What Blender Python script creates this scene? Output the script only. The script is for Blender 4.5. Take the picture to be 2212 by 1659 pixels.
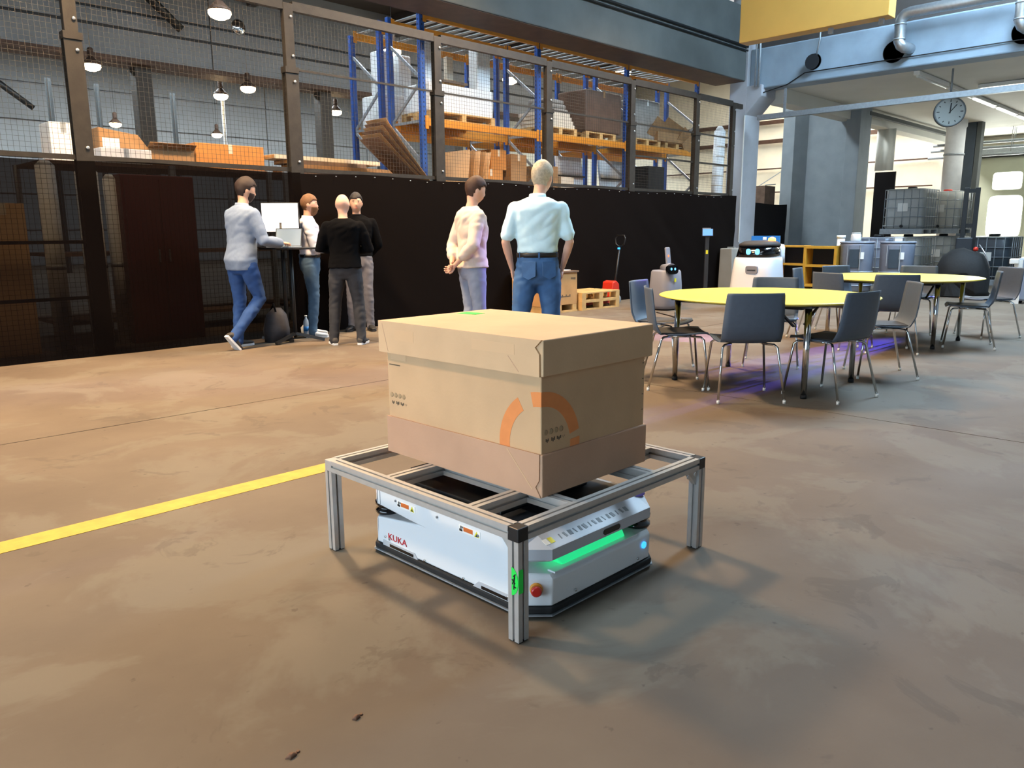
import bpy, bmesh, math, random
from mathutils import Vector, Matrix, Euler, noise
for o in list(bpy.data.objects): bpy.data.objects.remove(o, do_unlink=True)
SC = bpy.context.scene
COL = SC.collection
random.seed(7)
PI = math.pi

# ------------------------------------------------------------------ camera
# world: X runs along the mesh fence (right and away), Y runs across the hall (left and away)
F_PX, PITCH, ROLL, AZ, CAM_H = 1669.0, math.radians(11.07), math.radians(0.4), math.radians(44.85), 1.26
fh = Vector((math.cos(AZ), math.sin(AZ), 0)); rt = Vector((math.sin(AZ), -math.cos(AZ), 0)); upv = Vector((0, 0, 1))
Fv = fh * math.cos(PITCH) - upv * math.sin(PITCH); Uv = upv * math.cos(PITCH) + fh * math.sin(PITCH)
Rc = rt * math.cos(ROLL) - Uv * math.sin(ROLL); Uc = rt * math.sin(ROLL) + Uv * math.cos(ROLL)
cd = bpy.data.cameras.new('camera'); cam = bpy.data.objects.new('camera', cd); COL.objects.link(cam)
cam.matrix_world = Matrix(((Rc.x, Uc.x, -Fv.x, 0), (Rc.y, Uc.y, -Fv.y, 0), (Rc.z, Uc.z, -Fv.z, CAM_H), (0, 0, 0, 1)))
cd.sensor_width = 36.0; cd.lens = 36.0 * F_PX / 2212.0; cd.clip_end = 200
SC.camera = cam

# ------------------------------------------------------------------ world, daylight, exposure
SC.view_settings.view_transform = 'Standard'; SC.view_settings.look = 'None'
SC.view_settings.gamma = 1.0; SC.view_settings.use_curve_mapping = False
SC.view_settings.exposure = 0.0
cy = SC.cycles
cy.max_bounces = 6; cy.diffuse_bounces = 3; cy.glossy_bounces = 3; cy.transmission_bounces = 4; cy.transparent_max_bounces = 8
cy.caustics_reflective = False; cy.caustics_refractive = False; cy.adaptive_threshold = 0.03; cy.use_light_tree = False
W = bpy.data.worlds.new('world'); SC.world = W; W.use_nodes = True
W.node_tree.nodes['Background'].inputs[0].default_value = (0.58, 0.79, 1.0, 1)
W.node_tree.nodes['Background'].inputs[1].default_value = 0.5
def area(name, loc, size, rot, power, col):
    l = bpy.data.lights.new(name, 'AREA'); l.shape = 'RECTANGLE'; l.size, l.size_y = size
    l.energy = power; l.color = col
    o = bpy.data.objects.new(name, l); COL.objects.link(o); o.location = loc; o.rotation_euler = rot
    return o
# daylight falling through the roof lights (each sits right under its glazed strip; the side bay one is added fill)
area('skylight_main', (-2.5, 2.6, 8.7), (14, 2.2), (0, 0, 0), 350, (0.80, 0.90, 1.0))
area('skylight_right', (14.0, 2.6, 8.7), (6, 2.2), (0, 0, 0), 2300, (0.55, 0.78, 1.0))
area('skylight_rear_bay', (14.0, 13.0, 8.7), (26, 1.6), (0, 0, 0), 3300, (0.80, 0.92, 1.0))
area('skylight_far_bay', (14.0, 29.0, 8.7), (26, 1.6), (0, 0, 0), 6000, (0.80, 0.92, 1.0))
area('side_bay_fill', (28.5, 13.0, 8.7), (7, 1.6), (0, 0, 0), 2600, (1.0, 0.95, 0.86))  # extra light added to brighten the cream wall of the side bay
# unseen gate opening added behind the camera, for cool light on left-facing sides
area('rear_gate_fill', (-6.2, 2.5, 1.75), (3.3, 9.0), (0, math.radians(-90), 0), 720, (0.62, 0.82, 1.0))
# daylight through the glazed gate of the annex
area('gate_daylight', (32.7, 7.6, 2.0), (2.2, 3.0), (0, math.radians(90), 0), 500, (0.95, 1.0, 0.93))

# ------------------------------------------------------------------ materials
def lin(h):
    h = h.lstrip('#'); v = [int(h[i:i + 2], 16) / 255 for i in (0, 2, 4)]
    return tuple(x / 12.92 if x <= .04045 else ((x + .055) / 1.055) ** 2.4 for x in v)
def mat(name, col, rough=.6, metal=0.0, vary=0.0, scale=8.0, bump=0.0, bscale=60.0, spec=.5, coat=0.0, emit=None, estr=0.0, trans=0.0, alpha_mix=0.0, stretch=None):
    m = bpy.data.materials.new(name); m.use_nodes = True; nt = m.node_tree; N = nt.nodes; L = nt.links
    b = N['Principled BSDF']; c = lin(col) if isinstance(col, str) else col
    b.inputs['Base Color'].default_value = (*c, 1); b.inputs['Roughness'].default_value = rough; b.inputs['Metallic'].default_value = metal
    b.inputs['Specular IOR Level'].default_value = spec; b.inputs['Coat Weight'].default_value = coat
    b.inputs['Transmission Weight'].default_value = trans
    if emit:
        m.cycles.emission_sampling = 'NONE' if name != 'green_light' else 'AUTO'
        e = lin(emit) if isinstance(emit, str) else emit
        b.inputs['Emission Color'].default_value = (*e, 1); b.inputs['Emission Strength'].default_value = estr
    tc = N.new('ShaderNodeTexCoord'); mp = N.new('ShaderNodeMapping'); L.new(tc.outputs['Object'], mp.inputs[0])
    if stretch: mp.inputs['Scale'].default_value = stretch
    if vary:
        n = N.new('ShaderNodeTexNoise'); n.inputs['Scale'].default_value = scale; n.inputs['Detail'].default_value = 3
        L.new(mp.outputs[0], n.inputs['Vector'])
        mx = N.new('ShaderNodeMix'); mx.data_type = 'RGBA'; mx.blend_type = 'MIX'
        mx.inputs[6].default_value = (*[max(0, x * (1 - vary)) for x in c], 1); mx.inputs[7].default_value = (*[min(1, x * (1 + vary)) for x in c], 1)
        rp = N.new('ShaderNodeValToRGB'); rp.color_ramp.elements[0].position = .3; rp.color_ramp.elements[1].position = .7
        L.new(n.outputs[0], rp.inputs[0]); L.new(rp.outputs[0], mx.inputs[0]); L.new(mx.outputs[2], b.inputs['Base Color'])
    if bump and bscale < 190:
        n2 = N.new('ShaderNodeTexNoise'); n2.inputs['Scale'].default_value = bscale; n2.inputs['Detail'].default_value = 2
        L.new(mp.outputs[0], n2.inputs['Vector'])
        bp = N.new('ShaderNodeBump'); bp.inputs['Strength'].default_value = bump; bp.inputs['Distance'].default_value = .01
        L.new(n2.outputs[0], bp.inputs['Height']); L.new(bp.outputs[0], b.inputs['Normal'])
    if alpha_mix:
        t = N.new('ShaderNodeBsdfTransparent'); ms = N.new('ShaderNodeMixShader'); ms.inputs[0].default_value = alpha_mix
        L.new(b.outputs[0], ms.inputs[1]); L.new(t.outputs[0], ms.inputs[2]); L.new(ms.outputs[0], N['Material Output'].inputs[0])
    return m
M = {}
def mk(name, *a, **k): M[name] = mat(name, *a, **k); return M[name]
# concrete floor: tan-grey with paler worn patches and dark specks
def floor_mat():
    m = bpy.data.materials.new('floor_concrete'); m.use_nodes = True; nt = m.node_tree; N = nt.nodes; L = nt.links; b = N['Principled BSDF']; b.inputs['Specular IOR Level'].default_value = .3
    g = N.new('ShaderNodeNewGeometry')
    def nz(scale, detail, rough=.55, dist=0.0):
        n = N.new('ShaderNodeTexNoise'); n.inputs['Scale'].default_value = scale; n.inputs['Detail'].default_value = detail
        n.inputs['Roughness'].default_value = rough; n.inputs['Distortion'].default_value = dist; L.new(g.outputs['Position'], n.inputs['Vector']); return n
    def ramp(src, a, bb, ca, cb):
        r = N.new('ShaderNodeValToRGB'); e = r.color_ramp.elements; e[0].position = a; e[1].position = bb; e[0].color = (*ca, 1); e[1].color = (*cb, 1)
        L.new(src, r.inputs[0]); return r
    base = ramp(nz(.9, 6, .6).outputs[0], .34, .66, lin('#5a4e42'), lin('#675b4d'))
    patch = ramp(nz(1.15, 6, .62, .6).outputs[0], .50, .56, (0, 0, 0), (1, 1, 1))
    mx = N.new('ShaderNodeMix'); mx.data_type = 'RGBA'; mx.inputs[7].default_value = (*lin('#6e675a'), 1)
    mm = N.new('ShaderNodeMath'); mm.operation = 'MULTIPLY'; mm.inputs[1].default_value = .5; L.new(patch.outputs[0], mm.inputs[0])
    L.new(mm.outputs[0], mx.inputs[0]); L.new(base.outputs[0], mx.inputs[6])
    pat2 = ramp(nz(2.6, 5, .65, .8).outputs[0], .60, .64, (0, 0, 0), (1, 1, 1))
    mx2 = N.new('ShaderNodeMix'); mx2.data_type = 'RGBA'; mx2.inputs[7].default_value = (*lin('#4b4238'), 1)
    mm2 = N.new('ShaderNodeMath'); mm2.operation = 'MULTIPLY'; mm2.inputs[1].default_value = .45; L.new(pat2.outputs[0], mm2.inputs[0])
    L.new(mm2.outputs[0], mx2.inputs[0]); L.new(mx.outputs[2], mx2.inputs[6])
    spk = ramp(nz(17, 3, .5).outputs[0], .70, .745, (0, 0, 0), (1, 1, 1))
    mx3 = N.new('ShaderNodeMix'); mx3.data_type = 'RGBA'; mx3.inputs[7].default_value = (*lin('#453c33'), 1)
    mm3 = N.new('ShaderNodeMath'); mm3.operation = 'MULTIPLY'; mm3.inputs[1].default_value = .6; L.new(spk.outputs[0], mm3.inputs[0])
    L.new(mm3.outputs[0], mx3.inputs[0]); L.new(mx2.outputs[2], mx3.inputs[6]); L.new(mx3.outputs[2], b.inputs['Base Color'])
    rr = N.new('ShaderNodeMapRange'); rr.inputs[3].default_value = .58; rr.inputs[4].default_value = .8
    L.new(nz(1.6, 2).outputs[0], rr.inputs[0]); L.new(rr.outputs[0], b.inputs['Roughness'])
    bp = N.new('ShaderNodeBump'); bp.inputs['Strength'].default_value = .12; bp.inputs['Distance'].default_value = .004
    L.new(nz(22, 3).outputs[0], bp.inputs['Height']); L.new(bp.outputs[0], b.inputs['Normal'])
    return m
M['floor'] = floor_mat()
mk('joint', '#4a443d', .9)
mk('yellow_paint', '#b8963c', .55, vary=.12, scale=14, bump=.1)
mk('concrete', '#868f95', .85, vary=.10, scale=2.2, bump=.15, bscale=30)
mk('concrete_skylit', '#92a3b1', .85, vary=.10, scale=2.2, bump=.15, bscale=30)  # skylight's blue on the cross beam put into its concrete colour
mk('concrete_pale', '#b3b5ba', .85, vary=.08, scale=2.2, bump=.15, bscale=30)
mk('concrete_dark', '#4f5352', .88, vary=.14, scale=1.6, bump=.15, bscale=24)
mk('concrete_warm', '#8e8b84', .88, vary=.12, scale=2.0, bump=.15, bscale=30)
mk('wall_grey', '#8d8f90', .85, vary=.08, scale=.8, bump=.08, bscale=12)
mk('wall_joint', '#3e4142', .9)
mk('roof_dark', '#4b4440', .8, vary=.1, scale=2)
mk('ceiling_white', '#d7d6cd', .85, vary=.04, scale=1.2)
mk('cream_sheet', '#e6dcc4', .6, vary=.05, scale=2)
mk('rust_and_lamp_brown', '#4f392c', .65, .3, vary=.2, scale=5)  # rusty steel, also the painted lamp-lit brown under the runway beam
mk('fence_steel', '#35302a', .55, .35, vary=.18, scale=12, bump=.1)
mk('wire', '#4a443c', .6, .4)
mk('net', (.0062, .0044, .0039), .85, spec=.03)
mk('net_open', (.0045, .0033, .003), .95, spec=.0, alpha_mix=.045)
mk('net_solid', (.008, .007, .008), .9, spec=.2)
mk('galv', '#b9bdc0', .35, .85, vary=.08, scale=20)
mk('galv_dull', '#9fa6ab', .5, .5, vary=.1, scale=20)
mk('alu', '#b9b7b3', .4, .45, vary=.05, scale=30)
mk('alu_groove', '#5d5b59', .5, .5)
mk('chrome', '#d5d8da', .12, 1.0)
mk('violet_light_tint', '#8a78d8', .4)  # violet of the stage light as a plain colour
mk('black_plastic', '#0f1012', .45)
mk('black_rubber', '#131415', .75)
mk('dark_plate', '#2b2e33', .5, .2)
mk('agv_white', '#e0e3e5', .38, coat=.2)
mk('agv_grey', '#b6b9be', .45)
mk('agv_seam', '#7b8084', .6)
mk('red_logo', '#c22f36', .5)
mk('label_white', '#f0efe9', .5)
mk('label_orange', '#d06a2a', .5)
mk('label_yellow', '#dcd22c', .5)
mk('green_sticker', '#1fd94a', .55)
mk('green_light', '#19c46a', .4, emit=(.02, .70, .26), estr=.9)
mk('blue_light', '#2f8bff', .4, emit=(.05, .45, 1.0), estr=1.5)
mk('eye_light', '#58b8ff', .4, emit=(.12, .5, 1.0), estr=2.4)
mk('amber_light', '#ff9a2a', .4, emit=(1.0, .42, .06), estr=6)
mk('red_light', '#e8552a', .4, emit=(1.0, .2, .06), estr=1.6)
mk('estop_red', '#c8231e', .35, coat=.4)
mk('estop_yellow', '#d98f2e', .45)
def cardboard(name, col, strength=.06):
    m = mat(name, col, .8, vary=strength, scale=5, bump=.06, bscale=90)
    return m
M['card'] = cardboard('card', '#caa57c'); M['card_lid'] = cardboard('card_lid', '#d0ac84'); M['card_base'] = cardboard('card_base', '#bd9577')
M['card_dark'] = cardboard('card_dark', '#9a744c', .12); M['card_brown'] = cardboard('card_brown', '#6f4e38', .15); M['card_orange'] = cardboard('card_orange', '#b97c3c', .1)
M['card_pale'] = cardboard('card_pale', '#cfc2ae', .08)
mk('orange_print', '#e08a4c', .8, vary=.05, scale=20)
mk('dark_print', '#5a4a38', .8)
mk('pale_print', '#a98c67', .8)
mk('tape_pink', '#d2ac82', .6)
mk('yellow_top', '#ead75c', .38, vary=.03, scale=3)
mk('edge_yellow', '#b8b02c', .5)
mk('shell', '#505c6b', .48, vary=.04, scale=30, bump=.04, bscale=200)
mk('seat_pad', '#2b2a2c', .7, bump=.1, bscale=200)
mk('white_shell', '#e3e5ec', .3, coat=.3)
mk('grey_shell', '#85858f', .45)
mk('black_gloss', '#07080c', .15, coat=.5)
mk('wood', '#b98a50', .65, vary=.15, scale=6, stretch=(1, 1, 6), bump=.06, bscale=40)
mk('pallet_wood', '#c09a62', .75, vary=.18, scale=8, bump=.1, bscale=50)
mk('pallet_dark', '#6b5546', .8, vary=.2, scale=8)
mk('ply', '#b78a58', .6, vary=.12, scale=5, bump=.05)
mk('shelf_yellow', '#c8952f', .55, vary=.08, scale=6)
mk('rack_blue', '#234f9c', .45, .1, vary=.08, scale=10)
mk('rack_orange', '#d2861c', .45, .05, vary=.08, scale=10)
mk('brace', '#9ba1a8', .45, .5)
mk('foam_white', '#e4e6e6', .7, vary=.04, scale=6)
mk('film_grey', '#8d8780', .35, .0, vary=.15, scale=6, bump=.3, bscale=18)
mk('film_brown', '#5d4638', .35, vary=.2, scale=5, bump=.3, bscale=14)
mk('red_paint', '#c4301f', .45)
mk('dark_red', '#5c1712', .5)
mk('blue_bin', '#1f78c2', .5)
mk('crane_yellow', '#dcac58', .45, vary=.04, scale=2)
mk('tank_grey', '#8a93a5', .4, .1, vary=.08, scale=6)
mk('tank_white', '#b9bbb8', .5, vary=.08, scale=3)
mk('tank_dark', '#35404a', .4, vary=.1, scale=5)
mk('tarp', '#060607', .8, bump=.5, bscale=12)
mk('screen', '#ffffff', .5, emit=(.93, .95, 1.0), estr=1.25)
mk('laptop_screen', '#7f93a8', .4, emit=(.32, .42, .52), estr=.2)
mk('tablet_screen', '#3b6fb8', .4, emit=(.12, .3, .6), estr=.7)
mk('lamp_glow', '#ffe2b8', .5, emit=(1.0, .74, .42), estr=22)
mk('tube_glow', '#ffffff', .5, emit=(.98, 1.0, .95), estr=3.0)
mk('sky_glass', '#dfeaf2', .3, emit=(.78, .90, 1.0), estr=1.3)
mk('gate_glass', '#f2fff0', .3, emit=(.95, 1.0, .93), estr=1.7)
mk('door_green', '#b7bba6', .55, vary=.04, scale=3)
mk('clock_face_shaded', '#8c8e8a', .6); mk('clock_rim', '#5e6264', .5, .3); mk('black', '#0b0b0c', .6)  # dial colour darkened for the shade the clock hangs in
mk('skin', '#d1a084', .55, vary=.05, scale=20); mk('skin_pink', '#d8a890', .55, vary=.05, scale=20)
mk('hair_brown', '#2a1910', .7, vary=.25, scale=60); mk('hair_dark', '#1c1411', .7, vary=.2, scale=60); mk('hair_blond', '#6e4c30', .7, vary=.2, scale=60)
mk('hair_grey', '#b4a68f', .7, vary=.22, scale=50); mk('hair_auburn', '#3a2114', .7, vary=.25, scale=60); mk('beard', '#33211a', .8)
mk('blazer', '#76869f', .8, vary=.06, scale=40, bump=.15, bscale=300); mk('shirt_white', '#d3d4e2', .75, vary=.04, scale=12)
mk('black_cloth', '#060608', .95, spec=.1, bump=.1, bscale=200); mk('beige_knit', '#d8c5b6', .85, vary=.04, scale=20, bump=.1, bscale=250); mk('polo', '#d6f3fb', .8, vary=.04, scale=16, bump=.1, bscale=250)
mk('denim_blue', '#23477f', .85, vary=.14, scale=14, bump=.12, bscale=300); mk('denim_mid', '#3c628f', .85, vary=.14, scale=12, bump=.12, bscale=300); mk('denim_grey', '#2b2c31', .85, vary=.14, scale=14); mk('denim_teal', '#415a72', .85, vary=.16, scale=12)
mk('chino_grey', '#8b93a6', .85, vary=.06, scale=14); mk('jeans_grey', '#6c696e', .85, vary=.14, scale=12)
mk('belt', '#17120f', .5); mk('shoe_grey', '#3b3836', .7); mk('shoe_white', '#e6e5e4', .6); mk('sole_white', '#d9d9da', .6); mk('shoe_black', '#121214', .6)
mk('bag', '#2c2b30', .8, vary=.2, scale=20); mk('water', '#b8cbe0', .2, trans=.4)
# ------------------------------------------------------------------ mesh builder
class MB:
    def __init__(s): s.v = []; s.f = []; s.mi = []; s.sm = []
    def add(s, vs, fs, m=0, smooth=False):
        o = len(s.v); s.v += [tuple(v) for v in vs]; s.f += [tuple(i + o for i in f) for f in fs]; s.mi += [m] * len(fs); s.sm += [smooth] * len(fs); return s
    def box(s, x0, x1, y0, y1, z0, z1, m=0):
        vs = [(x0, y0, z0), (x1, y0, z0), (x1, y1, z0), (x0, y1, z0), (x0, y0, z1), (x1, y0, z1), (x1, y1, z1), (x0, y1, z1)]
        return s.add(vs, [(0, 3, 2, 1), (4, 5, 6, 7), (0, 1, 5, 4), (1, 2, 6, 5), (2, 3, 7, 6), (3, 0, 4, 7)], m)
    def obox(s, c, size, rot=(0, 0, 0), m=0):
        R = Euler(rot).to_matrix(); c = Vector(c); a, b, d = [x / 2 for x in size]
        vs = [c + R @ Vector(p) for p in [(-a, -b, -d), (a, -b, -d), (a, b, -d), (-a, b, -d), (-a, -b, d), (a, -b, d), (a, b, d), (-a, b, d)]]
        return s.add(vs, [(0, 3, 2, 1), (4, 5, 6, 7), (0, 1, 5, 4), (1, 2, 6, 5), (2, 3, 7, 6), (3, 0, 4, 7)], m)
    def bar(s, p0, p1, w, h, m=0):
        p0, p1 = Vector(p0), Vector(p1); d = (p1 - p0).normalized()
        a = d.cross(Vector((0, 0, 1)));
        if a.length < 1e-3: a = Vector((1, 0, 0))
        a.normalize(); b = a.cross(d).normalized()
        vs = []
        for p in (p0, p1):
            for sa, sb in ((-1, -1), (1, -1), (1, 1), (-1, 1)): vs.append(p + a * sa * w / 2 + b * sb * h / 2)
        return s.add(vs, [(0, 1, 2, 3), (7, 6, 5, 4), (0, 4, 5, 1), (1, 5, 6, 2), (2, 6, 7, 3), (3, 7, 4, 0)], m)
    def tube(s, pts, r, n=10, m=0, smooth=True):
        pts = [Vector(p) for p in pts]; rs = r if isinstance(r, (list, tuple)) else [r] * len(pts)
        vs = []; prev = None
        for i, p in enumerate(pts):
            d = (pts[min(i + 1, len(pts) - 1)] - pts[max(i - 1, 0)]).normalized()
            if prev is None:
                a = d.cross(Vector((0, 0, 1)))
                if a.length < 1e-3: a = Vector((1, 0, 0))
            else: a = prev - d * prev.dot(d)
            a.normalize(); prev = a; b = d.cross(a)
            for k in range(n):
                t = 2 * PI * k / n; vs.append(p + (a * math.cos(t) + b * math.sin(t)) * rs[i])
        fs = [(i * n + k, i * n + (k + 1) % n, (i + 1) * n + (k + 1) % n, (i + 1) * n + k) for i in range(len(pts) - 1) for k in range(n)]
        s.add(vs, fs, m, smooth); o = len(s.v) - len(vs); e = o + (len(pts) - 1) * n
        s.f += [tuple(o + k for k in reversed(range(n))), tuple(e + k for k in range(n))]; s.mi += [m, m]; s.sm += [False, False]
        return s
    def lathe(s, prof, n=24, c=(0, 0, 0), m=0, smooth=True, sx=1, sy=1):
        vs = [(c[0] + r * math.cos(2 * PI * k / n) * sx, c[1] + r * math.sin(2 * PI * k / n) * sy, c[2] + z) for r, z in prof for k in range(n)]
        fs = [(i * n + k, i * n + (k + 1) % n, (i + 1) * n + (k + 1) % n, (i + 1) * n + k) for i in range(len(prof) - 1) for k in range(n)]
        s.add(vs, fs, m, smooth); o = len(s.v) - len(vs); e = o + (len(prof) - 1) * n
        s.f += [tuple(o + k for k in reversed(range(n))), tuple(e + k for k in range(n))]; s.mi += [m, m]; s.sm += [False, False]
        return s
    def rings(s, rings, m=0, smooth=True, cap=True):
        n = len(rings[0]); vs = [v for r in rings for v in r]
        fs = [(i * n + k, i * n + (k + 1) % n, (i + 1) * n + (k + 1) % n, (i + 1) * n + k) for i in range(len(rings) - 1) for k in range(n)]
        s.add(vs, fs, m, smooth)
        if cap:
            o = len(s.v) - len(vs); e = o + (len(rings) - 1) * n
            s.f += [tuple(o + k for k in reversed(range(n))), tuple(e + k for k in range(n))]; s.mi += [m, m]; s.sm += [False, False]
        return s
    def prism(s, poly, axis, a, b, m=0):
        """poly: 2-D points; axis 'x','y','z': extruded from a to b along it"""
        def P(p, t): return {'x': (t, p[0], p[1]), 'y': (p[0], t, p[1]), 'z': (p[0], p[1], t)}[axis]
        n = len(poly); vs = [P(p, a) for p in poly] + [P(p, b) for p in poly]
        fs = [tuple(reversed(range(n))), tuple(range(n, 2 * n))] + [(k, (k + 1) % n, n + (k + 1) % n, n + k) for k in range(n)]
        return s.add(vs, fs, m)
    def mesh(s, name):
        me = bpy.data.meshes.new(name); me.from_pydata(s.v, [], s.f)
        me.polygons.foreach_set('material_index', s.mi); me.polygons.foreach_set('use_smooth', s.sm)
        bm = bmesh.new(); bm.from_mesh(me); bmesh.ops.recalc_face_normals(bm, faces=bm.faces); bm.to_mesh(me); bm.free()
        me.update(); return me
    def build(s, name, mats, parent=None, loc=None, rz=0, bevel=0, seg=2):
        me = s.mesh(name)
        for x in (mats if isinstance(mats, (list, tuple)) else [mats]): me.materials.append(M[x] if isinstance(x, str) else x)
        return link(name, me, parent, loc, rz, bevel, seg)
def link(name, me, parent=None, loc=None, rz=0, bevel=0, seg=2):
    o = bpy.data.objects.new(name, me); COL.objects.link(o)
    if parent: o.parent = parent
    if loc is not None: o.location = loc
    if rz: o.rotation_euler = (0, 0, rz)
    if bevel:
        b = o.modifiers.new('bevel', 'BEVEL'); b.width = bevel; b.segments = seg; b.limit_method = 'ANGLE'; b.angle_limit = math.radians(40)
    return o
def thing(name, label, cat, loc=(0, 0, 0), rz=0, group=None):
    o = bpy.data.objects.new(name, None); COL.objects.link(o); o.location = loc; o.rotation_euler = (0, 0, rz)
    o.empty_display_size = .1
    return tag(o, label, cat, group)
def tag(o, label, cat, group=None, kind=None):
    o['label'] = label; o['category'] = cat
    if group: o['group'] = group
    if kind: o['kind'] = kind
    return o
def struct(o, label=None):
    o['kind'] = 'structure'
    if label: o['label'] = label
    return o
def dup(root, loc, rz, label, group=None):
    r = root.copy(); COL.objects.link(r); r.location = loc; r.rotation_euler = (0, 0, rz); r['label'] = label
    if group: r['group'] = group
    for ch in list(root.children):
        c = ch.copy(); COL.objects.link(c); c.parent = r
        for g in list(ch.children):
            d = g.copy(); COL.objects.link(d); d.parent = c
    return r
def text(name, body, size, mname, parent, loc, rot, extr=.0008, shear=0, xs=1.0):
    c = bpy.data.curves.new(name, 'FONT'); c.body = body; c.size = size; c.extrude = extr; c.align_x = 'CENTER'; c.align_y = 'CENTER'; c.shear = shear
    t = bpy.data.objects.new('tmp', c); COL.objects.link(t)
    dg = bpy.context.evaluated_depsgraph_get(); me = bpy.data.meshes.new_from_object(t.evaluated_get(dg)); bpy.data.objects.remove(t)
    me.materials.clear(); me.materials.append(M[mname])
    if xs != 1.0:
        for v in me.vertices: v.co.x *= xs
    o = link(name, me, parent, loc); o.rotation_euler = rot
    return o
def ellipse_ring(c, u, v, ru, rv, n=16, p=2.0):
    c = Vector(c); u = Vector(u); v = Vector(v); out = []
    for k in range(n):
        t = 2 * PI * k / n; a, b = math.cos(t), math.sin(t)
        a = math.copysign(abs(a) ** (2 / p), a); b = math.copysign(abs(b) ** (2 / p), b)
        out.append(c + u * a * ru + v * b * rv)
    return out

# ------------------------------------------------------------------ the hall
fl = struct(MB().box(-10, 46, -9, 40, -.06, -.012).build('floor', 'joint'))
ycuts = [-9, 5.48, 9.3, 15, 22, 30, 40]; xcuts = [-10, 5.35, 10.4, 17.5, 26, 36, 46]
G = .006
for i in range(len(xcuts) - 1):
    for j in range(len(ycuts) - 1):
        MB().box(xcuts[i] + G, xcuts[i + 1] - G, ycuts[j] + G, ycuts[j + 1] - G, -.0118, 0).build('floor_slab', 'floor', fl)
tr = struct(MB().box(-9.5, 2.6, 3.54, 3.68, .0005, .002).build('floor_line', 'yellow_paint'), 'worn yellow marking line painted across the concrete floor')

# walls closing the hall (side wall right of the camera, far end)
struct(MB().box(-10, 17.2, -6.3, -6.0, 0, 9).build('wall_side', 'wall_grey'))
wr0 = struct(MB().box(-6.6, -6.3, -6.0, 9.5, 3.5, 9).build('wall_rear', 'wall_grey'))
MB().box(-6.6, -6.3, -6.0, -2.1, 0, 3.5).build('wall_pier', 'wall_grey', wr0); MB().box(-6.6, -6.3, 7.1, 9.5, 0, 3.5).build('wall_pier', 'wall_grey', wr0)
# runway beam of the main bay along the fence line, lamp-lit brown of its underside painted on a thin plate
rb = struct(MB().box(-10, 17.4, 9.55, 10.35, 4.70, 6.3).build('runway_beam', 'concrete_dark', bevel=.02))
MB().box(-10, 17.4, 9.57, 10.33, 4.693, 4.70).build('flange_or_lit_underside', 'rust_and_lamp_brown', rb)
MB().tube([(-10, 9.52, 5.45), (17.4, 9.52, 5.45)], .025, 8).build('conduit', 'black_plastic', rb)
MB().tube([(-10, 9.52, 5.36), (17.4, 9.52, 5.36)], .018, 8).build('cable', 'black_plastic', rb)
ub = struct(MB().box(-10, 17.5, 9.3, 10.4, 6.7, 7.2).build('crane_rail_beam', 'concrete_dark', bevel=.03))
# pillar with corbel
pl = struct(MB().box(17.5, 18.2, 9.55, 10.0, 0, 6.6).build('pillar', 'concrete_pale', bevel=.015))
MB().prism([(9.56, 3.95), (9.18, 4.35), (9.18, 4.6), (9.56, 4.6)], 'x', 17.5, 18.2).build('corbel', 'concrete_pale', pl, bevel=.01)
MB().box(17.35, 18.35, 9.4, 10.15, 0, .5).build('footing', 'concrete_warm', pl, bevel=.03)
MB().bar((17.49, 9.57, 1.0), (17.49, 9.57, 3.95), .02, .02).build('corner_white_strip', 'label_white', pl)  # thin white strip along the pillar's near corner
MB().tube([(17.47, 9.25, 4.55), (17.47, 9.25, 5.4), (17.47, 9.3, 6.4)], .03, 8).build('drain_pipe', 'galv_dull', pl)
MB().tube([(17.47, 9.34, 4.55), (17.47, 9.34, 6.4)], .02, 8).build('drain_pipe', 'galv_dull', pl)
# cross beam between main bay and annex with three round openings
def disc_hole(parent, y, z, r):
    m = MB().lathe([(r, 0), (r, .16)], 28); o = m.build('round_opening', 'black', parent); o.rotation_euler = (0, math.radians(-90), 0); o.location = (17.605, y, z)
    return o
xb = struct(MB().box(17.6, 18.1, -6, 9.55, 4.52, 5.42).build('cross_beam', 'concrete_skylit', bevel=.03))
MB().box(17.9, 18.1, -6, 9.55, 5.42, 6.8).build('upper_wall', 'roof_dark', xb)
for y, z, r in ((8.02, 4.93, .17), (6.33, 4.87, .22), (4.02, 4.86, .22), (1.7, 4.86, .22)):
    m = MB().lathe([(r, 0), (r * .97, .01), (r * .97, -.02)], 28); o = m.build('round_opening', 'black', xb); o.rotation_euler = (0, math.radians(-90), 0); o.location = (17.6, y, z)
MB().tube([(17.585, 9.2, 4.42), (17.57, 8.6, 4.52), (17.57, 8.2, 4.72), (17.57, 7.9, 4.72), (17.57, -5, 4.72)], .012, 6).build('cable', 'black_plastic', xb)
# clerestory light band seen past the beam
cw = struct(MB().box(19.6, 19.65, -6, 9.4, 5.9, 6.5).build('window_1', 'sky_glass'))
MB().box(19.5, 19.75, -6, 9.4, 5.7, 5.9).build('window_sill', 'roof_dark', cw)
# annex ceiling, edge beam, far wall
struct(MB().box(18.1, 33.2, -6, 9.5, 4.55, 4.8).build('ceiling', 'ceiling_white'))
eb = struct(MB().box(18.2, 33, 8.9, 9.3, 4.22, 4.55).build('edge_beam', 'ceiling_white', bevel=.01))
MB().box(22.6, 30.5, 8.6, 8.72, 4.35, 4.45).build('cable_tray', 'concrete_dark', eb)
struct(MB().box(33, 33.3, -6, 9.4, 0, 4.55).build('wall_end', 'cream_sheet'))
struct(MB().box(33, 33.3, 9.4, 40, 0, 9).build('wall_far_right', 'cream_sheet'))
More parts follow.
